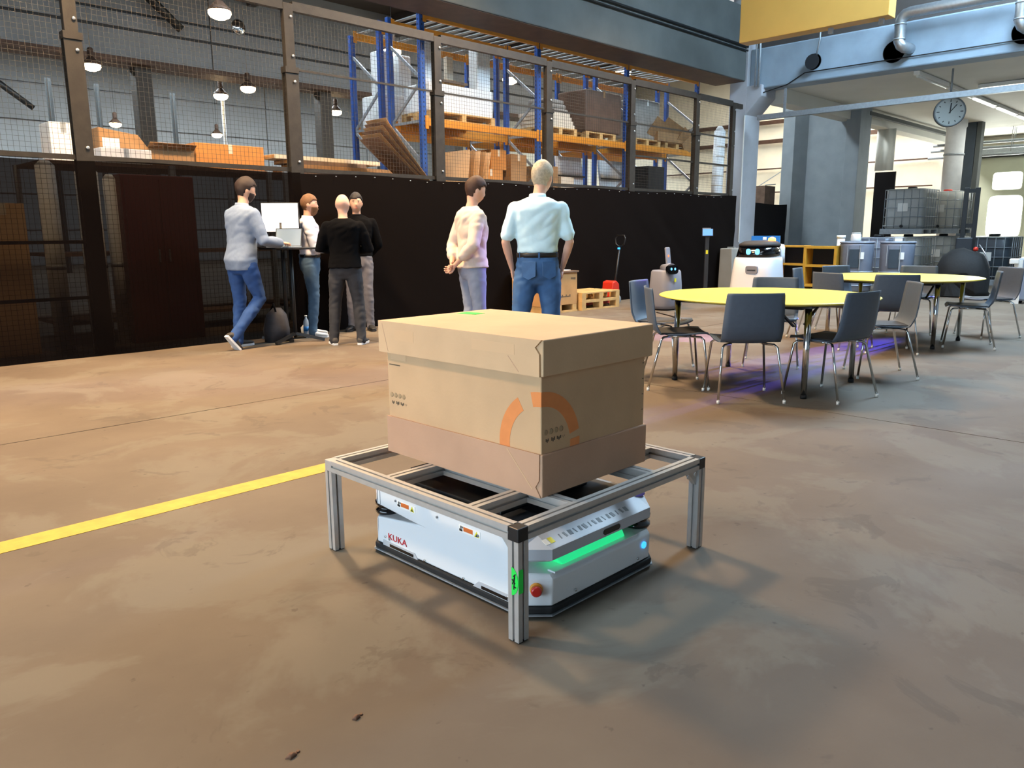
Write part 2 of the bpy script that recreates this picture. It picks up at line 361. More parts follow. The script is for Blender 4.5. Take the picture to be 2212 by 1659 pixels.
# grey H-shaped column in the annex
gc = struct(MB().box(22.35, 22.7, 8.95, 10.75, 0, 6).build('column', 'concrete'))
MB().prism([(22.0, 8.62), (22.75, 8.62), (22.75, 9.0), (22.0, 9.0)], 'z', 0, 6).build('flange', 'concrete', gc, bevel=.01)
MB().prism([(22.0, 10.45), (22.75, 10.45), (22.75, 10.8), (22.0, 10.8)], 'z', 0, 6).build('flange', 'concrete', gc, bevel=.01)
MB().prism([(22.0, 10.45), (22.36, 10.2), (22.36, 10.45)], 'z', 0, 6).build('haunch', 'concrete', gc)
# warehouse bays behind the fence
bw = struct(MB().box(-10, 33, 38, 38.3, 0, 9).build('wall_back', 'wall_grey'))
for i in range(7):
    for j in range(6):
        MB().box(-10 + i * 6.1, -10 + i * 6.1 + 6.04, 37.9, 38, j * 1.5 + .03, j * 1.5 + 1.47).build('wall_panel', 'wall_grey', bw)
bb = struct(MB().box(-10, 33, 24.0, 24.4, 6.15, 9).build('upper_bay_wall', 'wall_joint'))
for j, (z0, z1) in enumerate(((6.15, 6.9), (6.98, 7.35), (7.43, 8.3), (8.36, 9.0))):
    for i in range(6):
        MB().box(-10 + i * 7.1, -10 + i * 7.1 + 7.06, 23.93, 24, z0, z1).build('wall_panel', 'wall_grey', bb)
MB().box(-10, 33, 23.7, 24.6, 6.0, 6.14).build('flange_or_lit_underside', 'rust_and_lamp_brown', bb)
for x in (3.0, 9.0, 15.0, 21.0, 27.0):
    MB().box(x, x + .45, 24.0, 24.4, 0, 6.0).build('bay_column', 'fence_steel', bb)
struct(MB().box(-10.3, -10, 9.6, 38, 0, 9).build('wall_left', 'wall_grey'))
# roof with glazed strips
rf = struct(MB().box(-10, 17.9, -6.3, 1.4, 8.9, 9.2).build('roof', 'roof_dark'))
for (x0, x1, y0, y1) in ((-10, 17.9, 3.8, 12.0), (4.6, 8.9, 1.4, 3.8), (-10, 33, 14.0, 28.0), (-10, 33, 30, 38.3), (17.9, 33, 9.4, 12.0)):
    MB().box(x0, x1, y0, y1, 8.9, 9.2).build('roof_slab', 'roof_dark', rf)
MB().box(-10, 4.6, 1.4, 3.8, 9.0, 9.05).build('roof_glazing', 'sky_glass', rf); MB().box(8.9, 17.9, 1.4, 3.8, 9.0, 9.05).build('roof_glazing', 'sky_glass', rf)
MB().box(-10, 33, 12.0, 14.0, 9.0, 9.05).build('roof_glazing', 'sky_glass', rf)
MB().box(-10, 33, 28.0, 30.0, 9.0, 9.05).build('roof_glazing', 'sky_glass', rf)
for i in range(22):
    x = -9.5 + i * 2
    MB().box(x, x + .06, 12.0, 14.0, 8.92, 9.0).build('glazing_bar', 'roof_dark', rf)
for x in (-4, 1.5, 7, 12.5, 18, 23.5, 29): MB().box(x, x + .25, 10.4, 23.9, 8.2, 8.9).build('roof_truss', 'roof_dark', rf)
# ------------------------------------------------------------------ mesh fence with black shade netting
FY = 9.0
PX = [-4.33, -1.96, .41, 2.78, 5.22, 7.56, 9.93, 12.24, 14.47, 15.93]
fence = thing('mesh_fence', 'tall dark wire mesh partition fence with steel posts along the warehouse bay', 'fence', (0, FY, 0))
pm = MB().box(-.065, .065, -.04, .04, 0, 4.0).mesh('post'); pm.materials.append(M['fence_steel'])
sm = MB().box(-.085, .085, -.05, -.041, 0, 3.25).box(-.085, .085, .041, .05, 0, 3.25).box(-.09, .09, -.06, .06, 3.2, 3.27).mesh('post_sleeve'); sm.materials.append(M['fence_steel'])
bm_ = MB().lathe([(.018, 0), (.018, .012), (.008, .016)], 8).mesh('bolt'); bm_.materials.append(M['galv'])
for x in PX:
    p = link('post', pm, fence, (x, 0, 0), bevel=.006)
    if x < 15: link('post_sleeve', sm, p)
    for z in (2.15, 3.1, 3.4, 3.85):
        b = link('bolt', bm_, p, (.03, -.05 if z < 3.2 else -.04, z)); b.rotation_euler = (math.radians(90), 0, 0)
for i in range(len(PX) - 1):
    a, b = PX[i] + .065, PX[i + 1] - .065
    MB().box(a, b, -.035, .035, 3.92, 4.03).build('top_rail', 'fence_steel', fence)
    if i > 3: MB().box(a, b, -.01, .01, 3.24, 3.265).build('mid_rail', 'fence_steel', fence)
    MB().box(a, b, -.02, .02, 2.03, 2.08).build('mid_rail', 'fence_steel', fence)
    if i > 6: MB().box(a, b, -.012, .012, 2.655, 2.69).build('mid_rail', 'fence_steel', fence)
    if i < 3: MB().box(a, b, -.012, .012, 1.18, 1.215).build('mid_rail', 'fence_steel', fence); MB().box(a, b, -.012, .012, .6, .635).build('mid_rail', 'fence_steel', fence)
    if b > 1.5:
        w = MB(); n = int((b - a) / .05); r = .0012
        for k in range(n + 1): x = a + (b - a) * k / n; w.box(x - r, x + r, -.002 - r, -.002 + r, 0, 3.95)
        for k in range(79): z = .03 + k * .05; w.box(a, b, .002 - r, .002 + r, z - r, z + r)
        o = w.build('wire_mesh', 'wire', fence); o['kind'] = 'stuff'
MB().box(15.98, 16.3, -.03, .03, 3.90, 4.0).build('rail_end', 'fence_steel', fence)
# netting sheet, slightly rippled, hung on the camera side of the fence
def netting(name, x0, x1, y, z1, nx, nz, label, ripple, seed, matn, droop=.03):
    rng = random.Random(seed); vs = []; fs = []
    for j in range(nz + 1):
        for i in range(nx + 1):
            x = x0 + (x1 - x0) * i / nx; t = j / nz; zt = z1 - droop * (.5 + .5 * math.sin(x * 2.6 + seed)) * t
            zz = zt * t
            k = .35 + .65 * max(0, min(1, (x - 9) / 5)) if seed == 1 else 1
            rp = ripple * (1 - .7 * t) * k * (noise.noise(Vector((x * 1.1 + zz * .9, zz * .5, seed * 3.3))) * 1.6 + noise.noise(Vector((x * 3.0 + zz * 3.4, zz * .7, seed))) * .5)
            vs.append((x, rp, zz))
    for j in range(nz):
        for i in range(nx): a = j * (nx + 1) + i; fs.append((a, a + 1, a + nx + 2, a + nx + 1))
    m = MB(); m.add(vs, fs, 0, True); o = m.build(name, matn, None, (0, y, 0)); return o
nl = netting('shade_netting', -4.3, 5.2, 8.86, 2.03, 150, 24, '', .03, 2, 'net_open')
tag(nl, 'half see-through dark netting on the left end of the mesh fence', 'netting', 'shade nettings')
nt = netting('shade_netting', 5.2, 16.0, 8.86, 2.03, 200, 24, '', .05, 1, 'net')
tag(nt, 'long black shade netting behind the standing people on the mesh fence', 'netting', 'shade nettings')
ey = MB()
for k in range(34):
    x = 5.4 + k * .3
    ey.lathe([(.008, -.004), (.010, 0), (.008, .004)], 8, (x, -.025, 1.985 - .015 * math.sin(x * 2.6 + 1)))
o = ey.build('eyelet_row', 'galv_dull', nt); o['kind'] = 'stuff'

# ------------------------------------------------------------------ aluminium profile cart frame
def profile_ring(c, u, v, h):
    g, dpt = h * .2, h * .36; pts = []
    seq = [(-h, -h), (-g, -h), (-g, -h + dpt), (g, -h + dpt), (g, -h), (h, -h), (h, -g), (h - dpt, -g), (h - dpt, g), (h, g), (h, h), (g, h), (g, h - dpt), (-g, h - dpt), (-g, h), (-h, h), (-h, g), (-h + dpt, g), (-h + dpt, -g), (-h, -g)]
    return [Vector(c) + Vector(u) * a + Vector(v) * b for a, b in seq]
def profile_bar(p0, p1, w=.045):
    p0, p1 = Vector(p0), Vector(p1); d = (p1 - p0).normalized()
    u = Vector((0, 0, 1)) if abs(d.z) < .5 else Vector((1, 0, 0)); v = d.cross(u).normalized()
    m = MB(); m.rings([profile_ring(p0, u, v, w / 2), profile_ring(p1, u, v, w / 2)], smooth=False); return m
fr = thing('cart_frame', 'square aluminium profile cart frame on four legs standing over the white robot', 'frame', (2.11, 2.085, 0))
hx, hy, tz = .535, .54, .38; r = .0225
for sx in (-1, 1):
    for sy in (-1, 1):
        lg = profile_bar((sx * (hx - r), sy * (hy - r), .004), (sx * (hx - r), sy * (hy - r), tz - .045)).build('leg', 'alu', fr)
        MB().box(sx * (hx - r) - .02, sx * (hx - r) + .02, sy * (hy - r) - .02, sy * (hy - r) + .02, 0, .005).build('end_cap', 'black_plastic', lg)
        MB().box(sx * (hx - r) - r, sx * (hx - r) + r, sy * (hy - r) - r, sy * (hy - r) + r, tz - .0455, tz - .001).build('corner_block', 'alu' if (sx, sy) == (-1, 1) else 'black_plastic', fr, bevel=.003)
for sx in (-1, 1):
    profile_bar((sx * (hx - r), -hy + .045, tz - r), (sx * (hx - r), hy - .045, tz - r)).build('top_rail', 'alu', fr)
for sy in (-1, 1):
    profile_bar((-hx + .045, sy * (hy - r), tz - r), (hx - .045, sy * (hy - r), tz - r)).build('top_rail', 'alu', fr)
for y in (.165, -.285):
    profile_bar((-hx + .045, y, tz - r), (hx - .045, y, tz - r)).build('cross_rail', 'alu', fr)
for x in (-.23, .22):
    profile_bar((x, -hy + .045, tz - r), (x, -.285 - r, tz - r)).build('stub_rail', 'alu', fr)
    profile_bar((x, -.285 + r, tz - r), (x, .165 - r, tz - r)).build('stub_rail', 'alu', fr)
profile_bar((-.28, .30, tz - .06), (.28, .30, tz - .06), .03).build('stub_rail', 'dark_plate', fr)
for x, y in ((hx - .08, -hy + r), (hx - .13, -hy + r)):
    MB().lathe([(.008, 0), (.008, .004)], 8, (0, 0, 0)).build('bracket_screw', 'galv', fr, (x, -hy - .001, tz - .055)).rotation_euler = (math.radians(90), 0, 0)
MB().prism([(hx - .045, tz - .045), (hx - .11, tz - .045), (hx - .045, tz - .11)], 'y', -hy + .012, -hy + .033).build('corner_bracket', 'alu', fr)
MB().prism([(-hy + .045, tz - .045), (-hy + .09, tz - .045), (-hy + .045, tz - .09)], 'x', -hx + .012, -hx + .033).build('corner_bracket', 'alu', fr)
# green round sticker wrapped on the near leg (half disc on the side face)
m = MB(); n = 20
pts = [(.045 * math.sin(PI * k / n) * .62, .046 * -math.cos(PI * k / n)) for k in range(n + 1)]
m.prism([(-p[0], p[1] + .205) for p in pts], 'x', -.0012, 0)
st = m.build('green_sticker', 'green_sticker', fr, (-hx - .0006, -hy + .028, 0)); st['label'] = 'bright green paper sticker with black scribble'
MB().box(-hx, -hx + .02, -.001, 0, .168, .246).build('sticker_edge', 'green_sticker', fr, (0, -hy - .0005, 0))
for (y0, z0, y1, z1) in ((.012, .20, .026, .212), (.014, .222, .024, .196), (.008, .188, .02, .19), (.01, .232, .02, .222), (.018, .18, .014, .228)):
    MB().bar((-hx - .0022, -hy + y0, z0), (-hx - .0022, -hy + y1, z1), .001, .004).build('scribble', 'black', st, (hx + .0006, hy - .028, 0))

# ------------------------------------------------------------------ mobile transport robot
rb_ = thing('transport_robot', 'low white and grey autonomous transport robot with green light strip under the frame', 'robot', (2.05, 2.06, 0))
AX, AY, CH = .35, .475, .075
def chamfer_plan(ax, ay, c): return [(-ax + c, -ay), (ax - c, -ay), (ax, -ay + c), (ax, ay - c), (ax - c, ay), (-ax + c, ay), (-ax, ay - c), (-ax, -ay + c)]
MB().prism(chamfer_plan(AX + .008, AY + .008, CH), 'z', .018, .042).build('bumper_skirt', 'black_rubber', rb_, bevel=.006)
MB().prism(chamfer_plan(AX + .011, AY + .011, CH), 'z', .012, .017).build('skirt_lip', 'galv_dull', rb_)
MB().prism(chamfer_plan(AX - .06, AY - .06, CH), 'z', .012, .05).build('chassis', 'black_plastic', rb_)
for x in (-.2, .2):
    for y in (-.3, .3): MB().lathe([(.02, -.012), (.03, -.012), (.03, .012), (.02, .012)], 20).build('caster_wheel', 'black_rubber', rb_, (x, y, .03)).rotation_euler = (0, math.radians(90), 0)
for x in (-.24, .24): MB().lathe([(.02, -.02), (.05, -.02), (.05, .02), (.02, .02)], 24).build('drive_wheel', 'black_rubber', rb_, (x, 0, .05)).rotation_euler = (0, math.radians(90), 0)
core = [(-.39, .043), (.40, .043), (.40, .15), (.14, .183), (.40, .203), (.40, .272), (-.39, .272)]
MB().prism(core, 'x', -AX, AX).build('body', 'agv_white', rb_, bevel=.006)
def end_piece(prof, name, m, sgn):
    """profile in (y,z) swept across x with chamfered ends"""
    yin = .39 if sgn > 0 else -.38
    def ring(x, back): return [(x, (yin if abs(y - yin) < 1e-6 else (y - sgn * back if (abs(y - sgn * back) > abs(yin)) else yin)), z) for y, z in prof]
    mb = MB(); mb.rings([ring(-AX, CH), ring(-AX + CH, 0), ring(AX - CH, 0), ring(AX, CH)], smooth=False); return mb.build(name, m, rb_, bevel=.007)
lo_f = end_piece([(-.38, .043), (-.475, .043), (-.478, .138), (-.462, .152), (-.38, .158)], 'front_lower_cover', 'agv_white', -1)
up_f = end_piece([(-.38, .196), (-.462, .196), (-.476, .204), (-.476, .242), (-.41, .272), (-.395, .2725), (-.38, .272)], 'front_upper_cover', 'agv_grey', -1)
lo_r = end_piece([(.39, .043), (.475, .043), (.475, .14), (.46, .15), (.39, .15)], 'rear_lower_cover', 'agv_white', 1)
up_r = end_piece([(.39, .203), (.462, .203), (.475, .212), (.475, .262), (.465, .272), (.39, .272)], 'rear_upper_cover', 'agv_white', 1)
for nm, x, y in (('laser_scanner', .285, -.405), ('laser_scanner', -.285, .405)):
    MB().lathe([(.05, .15), (.055, .158), (.055, .168), (.045, .174), (.045, .182), (.055, .19), (.055, .2)], 28).build(nm, 'black_gloss', rb_, (x, y, 0))
# bevelled scoop beside the front light and the light itself
MB().prism([(-.20, .158), (.15, .158), (.13, .196), (-.235, .196)], 'y', -.455, -.385).build('light_strip', 'green_light', rb_, bevel=.004)
MB().prism([(-.26, .152), (.20, .152), (.20, .158), (-.26, .158)], 'y', -.474, -.44).build('light_sill', 'agv_white', rb_, bevel=.002)
MB().prism([(.0, .212), (.08, .212), (.088, .218), (.088, .227), (.08, .233), (.0, .233), (-.008, .227), (-.008, .218)], 'y', -.4785, -.47).build('camera_slot', 'black_gloss', rb_)
o = MB().lathe([(.013, 0), (.013, .004), (.010, .006)], 20).build('start_button', 'blue_light', rb_, (.235, -.479, .105)); o.rotation_euler = (math.radians(90), 0, 0)
for x in (-.16, .2): MB().lathe([(.005, 0), (.005, .003), (.003, .005)], 8).build('cover_screw', 'chrome', rb_, (x, -.4785, .062)).rotation_euler = (math.radians(90), 0, 0)
# row of printed marks along the sloped front top edge
for k in range(15):
    x = -.20 + k * .026; MB().obox((x, -.443, .2572), (.005 + .006 * (k % 3), .022, .0015), (math.radians(24.5), 0, .2 if k % 2 else -.15)).build('print_mark', 'agv_seam', up_f)
for x, c in ((-.245, 'label_yellow'), (-.27, 'label_white')): MB().obox((x, -.443, .2572), (.02, .025, .0015), (math.radians(24.5), 0, 0)).build('warning_label', c, up_f)
# emergency stop on the near chamfered corner
es = MB().lathe([(.022, 0), (.022, .006), (.018, .01)], 24).build('stop_collar', 'estop_yellow', rb_, (-AX + CH * .5, -AY + CH * .5, .105)); es.rotation_euler = (math.radians(90), 0, math.radians(-45))
MB().lathe([(.012, .008), (.012, .016), (.018, .018), (.018, .026), (.013, .031)], 24).build('stop_button', 'estop_red', es)
# side panel details (the long side towards the camera): seams, labels, screws, sensor slots, lettering
S = -AX - .0006
MB().box(S - .0006, S + .002, -.3695, -.3675, .045, .27).build('panel_seam', 'agv_seam', rb_)
MB().box(S - .0006, S + .002, .372, .374, .205, .27).build('panel_seam', 'agv_seam', rb_)
hatch = MB().prism([(-.365, .10), (-.345, .095), (-.335, .10), (-.335, .135), (-.345, .14), (-.365, .14)], 'x', S - .004, S + .002).build('service_hatch', 'agv_white', rb_, bevel=.002)
MB().box(S - .005, S, -.366, -.361, .125, .131).build('hatch_latch', 'black', hatch)
for y in (.205, -.155):
    lb = MB().box(S - .001, S, y - .055, y + .055, .224, .25).build('caution_label', 'label_white', rb_)
    MB().box(S - .0018, S - .001, y - .018, y + .03, .231, .247).build('orange_field', 'label_orange', lb)
    MB().prism([(y - .05, .227), (y - .026, .227), (y - .038, .248)], 'x', S - .0018, S - .001).build('yellow_triangle', 'label_yellow', lb)
    MB().prism([(y - .044, .229), (y - .033, .229), (y - .0385, .239)], 'x', S - .0026, S - .0018).build('triangle_mark', 'black', lb)
    for a, b, c_, d in ((.036, .052, .228, .236), (.040, .046, .237, .248), (.032, .036, .24, .247)): MB().box(S - .0018, S - .001, y + a, y + b, c_, d).build('hand_mark', 'black', lb)
for y, z in ((.345, .078), (.32, .074), (.10, .052), (-.12, .052), (-.345, .058), (-.383, .058), (.02, .245), (-.2, .235), (.27, .245)):
    q = MB().lathe([(.005, 0), (.005, .003), (.003, .005)], 8).build('cover_screw', 'chrome' if z < .1 else 'agv_seam', rb_, (S, y, z)); q.rotation_euler = (0, math.radians(-90), 0)
for y0, y1 in ((.14, .36), (-.37, -.17)):
    poly = [(y0, .04), (y0 + .018, .062), (y1, .062), (y1, .04)] if y0 > 0 else [(y0, .04), (y0, .066), (y1 - .03, .066), (y1, .04)]
    sl = MB().prism(poly, 'x', S - .003, S + .004).build('sensor_recess', 'agv_grey', rb_)
    MB().box(S - .004, S, y0 + .025, y1 - .045, .044, .056).build('sensor_slot', 'black_gloss', sl)
kt = text('brand_lettering', 'KUKA', .036, 'red_logo', rb_, (S - .001, .268, .085), (math.radians(90), 0, math.radians(-90)), xs=1.25)
kt['label'] = 'red brand lettering'
# top: dark deck, black lift plate, two raised covers
MB().prism(chamfer_plan(AX - .035, AY - .08, .05), 'z', .27, .278).build('top_deck', 'dark_plate', rb_, bevel=.002)
MB().box(-.24, .24, -.2, .3, .278, .292).build('lift_plate', 'black_plastic', rb_, bevel=.004)
MB().box(-.29, -.17, -.34, -.23, .278, .298).build('deck_cover', 'dark_plate', rb_, bevel=.008)
MB().box(-.29, -.255, -.1, .33, .278, .284).build('deck_strip', 'dark_plate', rb_, bevel=.002)
vl = MB().lathe([(.045, 0), (.04, .012), (.012, .02)], 20).build('violet_lit_corner', 'violet_light_tint', rb_, (.3, -.38, .27))  # stage light's violet tint on the corner, painted as a small disc

# ------------------------------------------------------------------ cardboard box with lid and base tray
bx = thing('cardboard_box', 'large lidded cardboard box with orange arc print on the aluminium frame', 'box', (1.815, 1.67, tz + .0005))
BW, BL = .615, .88
MB().box(.018, BW - .014, .018, BL - .016, .012, .51).build('sleeve', 'card', bx, bevel=.004)
tray = MB().box(.013, BW - .006, .009, BL - .012, 0, .15).build('base_tray', 'card_base', bx, bevel=.004)
MB().prism([(.012, 0), (BL - .012, 0), (BL - .012, .15), (.018, .152), (.02, .06), (.036, .035)], 'x', .0085, .0128).build('base_flap', 'card_base', tray)
lid = MB().box(.003, BW + .004, -.004, BL + .006, .418, .54).build('lid', 'card_lid', bx, bevel=.004)
MB().prism([(.006, .418), (BL + .006, .414), (BL + .006, .54), (-.002, .54), (.026, .514), (.007, .492)], 'x', -.0045, .0028).build('lid_flap', 'card_lid', lid)
for a, b, z0, z1 in ((.10, .15, .425, .475), (BL - .055, BL - .02, .42, .53)): MB().bar((-.0048, a, z0), (-.0048, b, z1), .0008, .0022).build('fold_crease', 'card_base', lid)
MB().bar((.0078, .05, .025), (.0078, .17, .145), .0008, .003).build('fold_crease', 'card_lid', tray)
MB().box(-.0052, -.0043, BL - .22, BL - .1, .47, .51).build('tape', 'tape_pink', lid); MB().box(-.0052, -.0043, .12, .33, .48, .515).build('tape', 'tape_pink', lid)
MB().obox((.42, .80, .5408), (.07, .10, .001), (0, 0, .2)).build('green_sticker', 'green_sticker', lid)
def arc(face, a0, a1, name='arc_print', R0=.148, R1=.198, zc=.165):
    n = max(2, int(abs(a1 - a0) / 4)); m = MB()
    P = [(R1 * math.sin(math.radians(a0 + (a1 - a0) * k / n)), R1 * math.cos(math.radians(a0 + (a1 - a0) * k / n))) for k in range(n + 1)]
    Q = [(R0 * math.sin(math.radians(a0 + (a1 - a0) * k / n)), R0 * math.cos(math.radians(a0 + (a1 - a0) * k / n))) for k in range(n + 1)]
    for k in range(n):
        quad = [P[k], P[k + 1], Q[k + 1], Q[k]]
        if face == 'left': m.prism([(.018 + p[0], zc + p[1]) for p in quad], 'x', .0172, .0185)
        else: m.prism([(.018 + p[0], zc + p[1]) for p in quad], 'y', .0172, .0185)
    return m.build(name, 'orange_print', bx)
arc('left', 0, 14); arc('left', 33, 97); arc('right', 0, 78); arc('right', 86, 97)
MB().box(.0172, .0185, BL - .14, BL - .04, .385, .42).build('faded_print', 'tape_pink', bx); MB().box(.0172, .0185, BL - .10, BL - .03, .362, .366).build('dark_print', 'dark_print', bx)
def marks(face, off, z):
    for k in range(4):
        c = off + k * .026
        ring = MB().lathe([(.006, 0), (.010, 0), (.010, .001), (.006, .001)], 14).build('icon_print', 'pale_print', bx)
        if face == 'left': ring.location = (.0178, BL - .03 - c, z + .03); ring.rotation_euler = (0, math.radians(-90), 0)
        else: ring.location = (.03 + c, .0178, z + .028); ring.rotation_euler = (math.radians(90), 0, 0)
    for k, (w, h) in enumerate(((.016, .010), (.02, .012), (.024, .010), (.014, .005))):
        c = off + .0 + k * .028; mm = 'dark_print' if k < 3 else 'pale_print'
        for q in range(3):
            a = c + w * q / 3; b = a + w / 3 * .72
            zz = z - .004 * (q % 2)
            if face == 'left': MB().box(.0172, .0182, BL - .03 - b, BL - .03 - a, zz - h / 2, zz + h / 2).build('letter_print', mm, bx)
            else: MB().box(.03 + a, .03 + b, .0172, .0182, zz - h / 2, zz + h / 2).build('letter_print', mm, bx)
marks('left', .01, .21); marks('right', .01, .195)
for z in (.27, .33, .39, .45): MB().box(BW - .03, BW - .022, .0172, .0182, z - .06, z - .057).build('letter_print', 'dark_print', bx)
# ------------------------------------------------------------------ round yellow tables
def make_table(loc, rz, label):
    t = thing('round_table', label, 'table', loc, rz, 'yellow tables')
    MB().lathe([(.73, .706), (.83, .714), (.875, .724), (.885, .730), (.875, .736), (.83, .738), (0.001, .738)], 72).build('table_top', 'yellow_top', t)
    MB().lathe([(.72, .700), (.78, .7055), (.74, .7058)], 60).build('under_edge', 'edge_yellow', t)
    for sx in (-1, 1):
        for sy in (-1, 1):
            lg = MB().tube([(sx * .45, sy * .57, .70), (sx * .455, sy * .575, .03)], [.026, .021], 14).build('leg', 'chrome', t)
            MB().tube([(sx * .455, sy * .575, .03), (sx * .455, sy * .575, 0)], .024, 12).build('foot_cap', 'black_rubber', lg)
            MB().box(sx * .45 - .04, sx * .45 + .04, sy * .57 - .04, sy * .57 + .04, .69, .706).build('leg_bracket', 'black_plastic', lg)
        MB().box(sx * .45 - .02, sx * .45 + .02, -.53, .53, .675, .70).build('apron', 'black_plastic', t)
        MB().bar((sx * .43, -.3, .68), (sx * .1, -.3, .5), .02, .012).build('fold_stay', 'black_plastic', t)
    MB().box(-.43, .43, -.02, .02, .68, .70).build('stretcher', 'black_plastic', t)
    return t
make_table((6.12, 3.07, 0), 0, 'nearer round yellow table with chrome legs beside the cardboard box')
make_table((9.48, 3.17, 0), 0, 'farther round yellow table with chrome legs near the grey tanks')

# ------------------------------------------------------------------ shell chairs
def make_chair():
    t = thing('shell_chair', '', 'chair', (0, 0, 0), 0, 'chairs around the yellow tables')
    prof = [(.235, .438), (.22, .452), (.15, .452), (.03, .44), (-.09, .438), (-.165, .452), (-.205, .487), (-.228, .54), (-.24, .62), (-.252, .72), (-.262, .80), (-.266, .818)]
    wid = [.20, .215, .225, .228, .225, .222, .224, .225, .222, .216, .21, .205]
    def shell(off):
        rows = []; n = 10
        for i, ((x, z), w) in enumerate(zip(prof, wid)):
            a = prof[max(i - 1, 0)]; b = prof[min(i + 1, len(prof) - 1)]; dx, dz = b[0] - a[0], b[1] - a[1]; l = math.hypot(dx, dz); nx, nz = -dz / l, dx / l
            cur = .012 if i < 6 else .03; row = []
            for k in range(n + 1):
                s = -1 + 2 * k / n; c = cur * s * s
                if i < 5: row.append((x + nx * -off, s * w, z + c * .8 + off * (1 if nz < 0 else -1) * -1))
                else: row.append((x + c + (off if off > 0 else off) * .9, s * w, z + (0 if i > 6 else -off * -.6)))
            rows.append(row)
        return rows
    top = shell(.006); bot = shell(-.006); n = 11; m = MB(); R = len(prof)
    vs = [p for r in top for p in r] + [p for r in bot for p in r]; o = R * n; fs = []
    for i in range(R - 1):
        for k in range(n - 1):
            a = i * n + k; fs.append((a, a + 1, a + n + 1, a + n)); fs.append((o + a + n, o + a + n + 1, o + a + 1, o + a))
    for i in range(R - 1):
        a = i * n; fs.append((a, a + n, o + a + n, o + a)); a = i * n + n - 1; fs.append((a + n, a, o + a, o + a + n))
    for k in range(n - 1): fs.append((k + 1, k, o + k, o + k + 1)); a = (R - 1) * n + k; fs.append((a, a + 1, o + a + 1, o + a))
    m.add(vs, fs, 0, True); m.build('seat_shell', 'shell', t)
    MB().prism([(-.17, -.19), (.20, -.185), (.21, -.17), (.21, .17), (.20, .185), (-.17, .19)], 'z', .452, .462).build('seat_pad', 'seat_pad', t, bevel=.004)
    for sx, sy in ((1, 1), (1, -1), (-1, 1), (-1, -1)):
        x0 = .17 if sx > 0 else -.13; x1 = .235 if sx > 0 else -.25
        lg = MB().tube([(x0 - sx * .07, sy * .12, .425), (x0, sy * .185, .424), (x0 + sx * .02, sy * .205, .405), (x1, sy * .245, .02)], .0095, 8).build('leg', 'chrome', t)
        MB().tube([(x1 - sx * .001, sy * .2445, .024), (x1, sy * .245, 0)], .012, 8).build('foot_cap', 'label_white', lg)
    MB().tube([(.10, .12, .425), (-.06, .12, .425)], .009, 8).tube([(.10, -.12, .425), (-.06, -.12, .425)], .009, 8).tube([(.02, .12, .425), (.02, -.12, .425)], .009, 8).build('under_frame', 'chrome', t)
    return t
ch0 = make_chair(); D = math.radians
chairs = [((5.41, 2.87), 44, 'grey shell chair seen from behind at the near edge of the nearer yellow table'),
          ((5.47, 3.52), -48, 'grey shell chair seen side-on with its seat pad showing, just right of the cardboard box'),
          ((5.92, 2.41), 78, 'grey shell chair turned left at the right front of the nearer yellow table'),
          ((7.10, 2.46), 125, 'pale-lit grey shell chair facing left between the two yellow tables'),
          ((6.05, 4.06), -78, 'dark shell chair half hidden behind the top right corner of the cardboard box'),
          ((6.98, 3.42), 205, 'grey shell chair on the far side of the nearer yellow table, facing the camera'),
          ((9.20, 3.98), -80, 'grey shell chair at the left end of the farther table beside the white robot'),
          ((8.58, 3.42), -22, 'grey shell chair seen from behind left of the farther yellow table'),
          ((8.55, 2.90), 30, 'grey shell chair seen from behind at the middle of the farther table front'),
          ((9.52, 2.40), 108, 'dark shell chair facing left at the right end of the farther table'),
          ((10.62, 2.48), 140, 'grey shell chair behind the rightmost dark chair, next to the grey machine'),
          ((9.98, 3.92), -118, 'grey shell chair on the far left side of the farther table before the drums'),
          ((10.38, 3.25), 190, 'grey shell chair beyond the farther table in front of the black tarp')]
for i, (p, a, lb) in enumerate(chairs):
    if i == 0: ch0.location = (p[0], p[1], 0); ch0.rotation_euler = (0, 0, D(a)); ch0['label'] = lb
    else: dup(ch0, (p[0], p[1], 0), D(a), lb)

# ------------------------------------------------------------------ white cleaning robot
def sup(cx, cy, z, a, b, n=28, p=3.2): return ellipse_ring((cx, cy, z), (1, 0, 0), (0, 1, 0), a, b, n, p)
wr = thing('cleaning_robot', 'tall white cleaning robot with black face, blue eyes and amber beacon', 'robot', (11.62, 6.0, 0), D(190)); wr.scale = (1.08, 1.08, 1.08)
MB().rings([sup(0, 0, .03, .40, .33), sup(0, 0, .10, .43, .355), sup(0, 0, .30, .425, .35), sup(0, 0, .6, .385, .325), sup(-.01, 0, .76, .36, .31), sup(-.02, 0, .79, .345, .30)]).build('body', 'white_shell', wr)
MB().rings([sup(0, 0, .0, .36, .29), sup(0, 0, .05, .39, .32)]).build('base_skirt', 'black_rubber', wr)
MB().rings([sup(-.01, 0, .785, .335, .292), sup(-.03, 0, .88, .31, .28), sup(-.04, 0, .955, .285, .265)]).build('face_visor', 'black_gloss', wr)
MB().rings([sup(-.04, 0, .95, .30, .275), sup(-.05, 0, .985, .30, .27), sup(-.07, 0, 1.02, .24, .21), sup(-.08, 0, 1.03, .15, .14)]).build('top_cover', 'seat_pad', wr)
MB().rings([sup(-.30, 0, .70, .10, .30), sup(-.31, 0, .82, .09, .29), sup(-.345, 0, .92, .065, .28), sup(-.36, 0, .97, .05, .26)]).build('rear_shoulder', 'white_shell', wr)
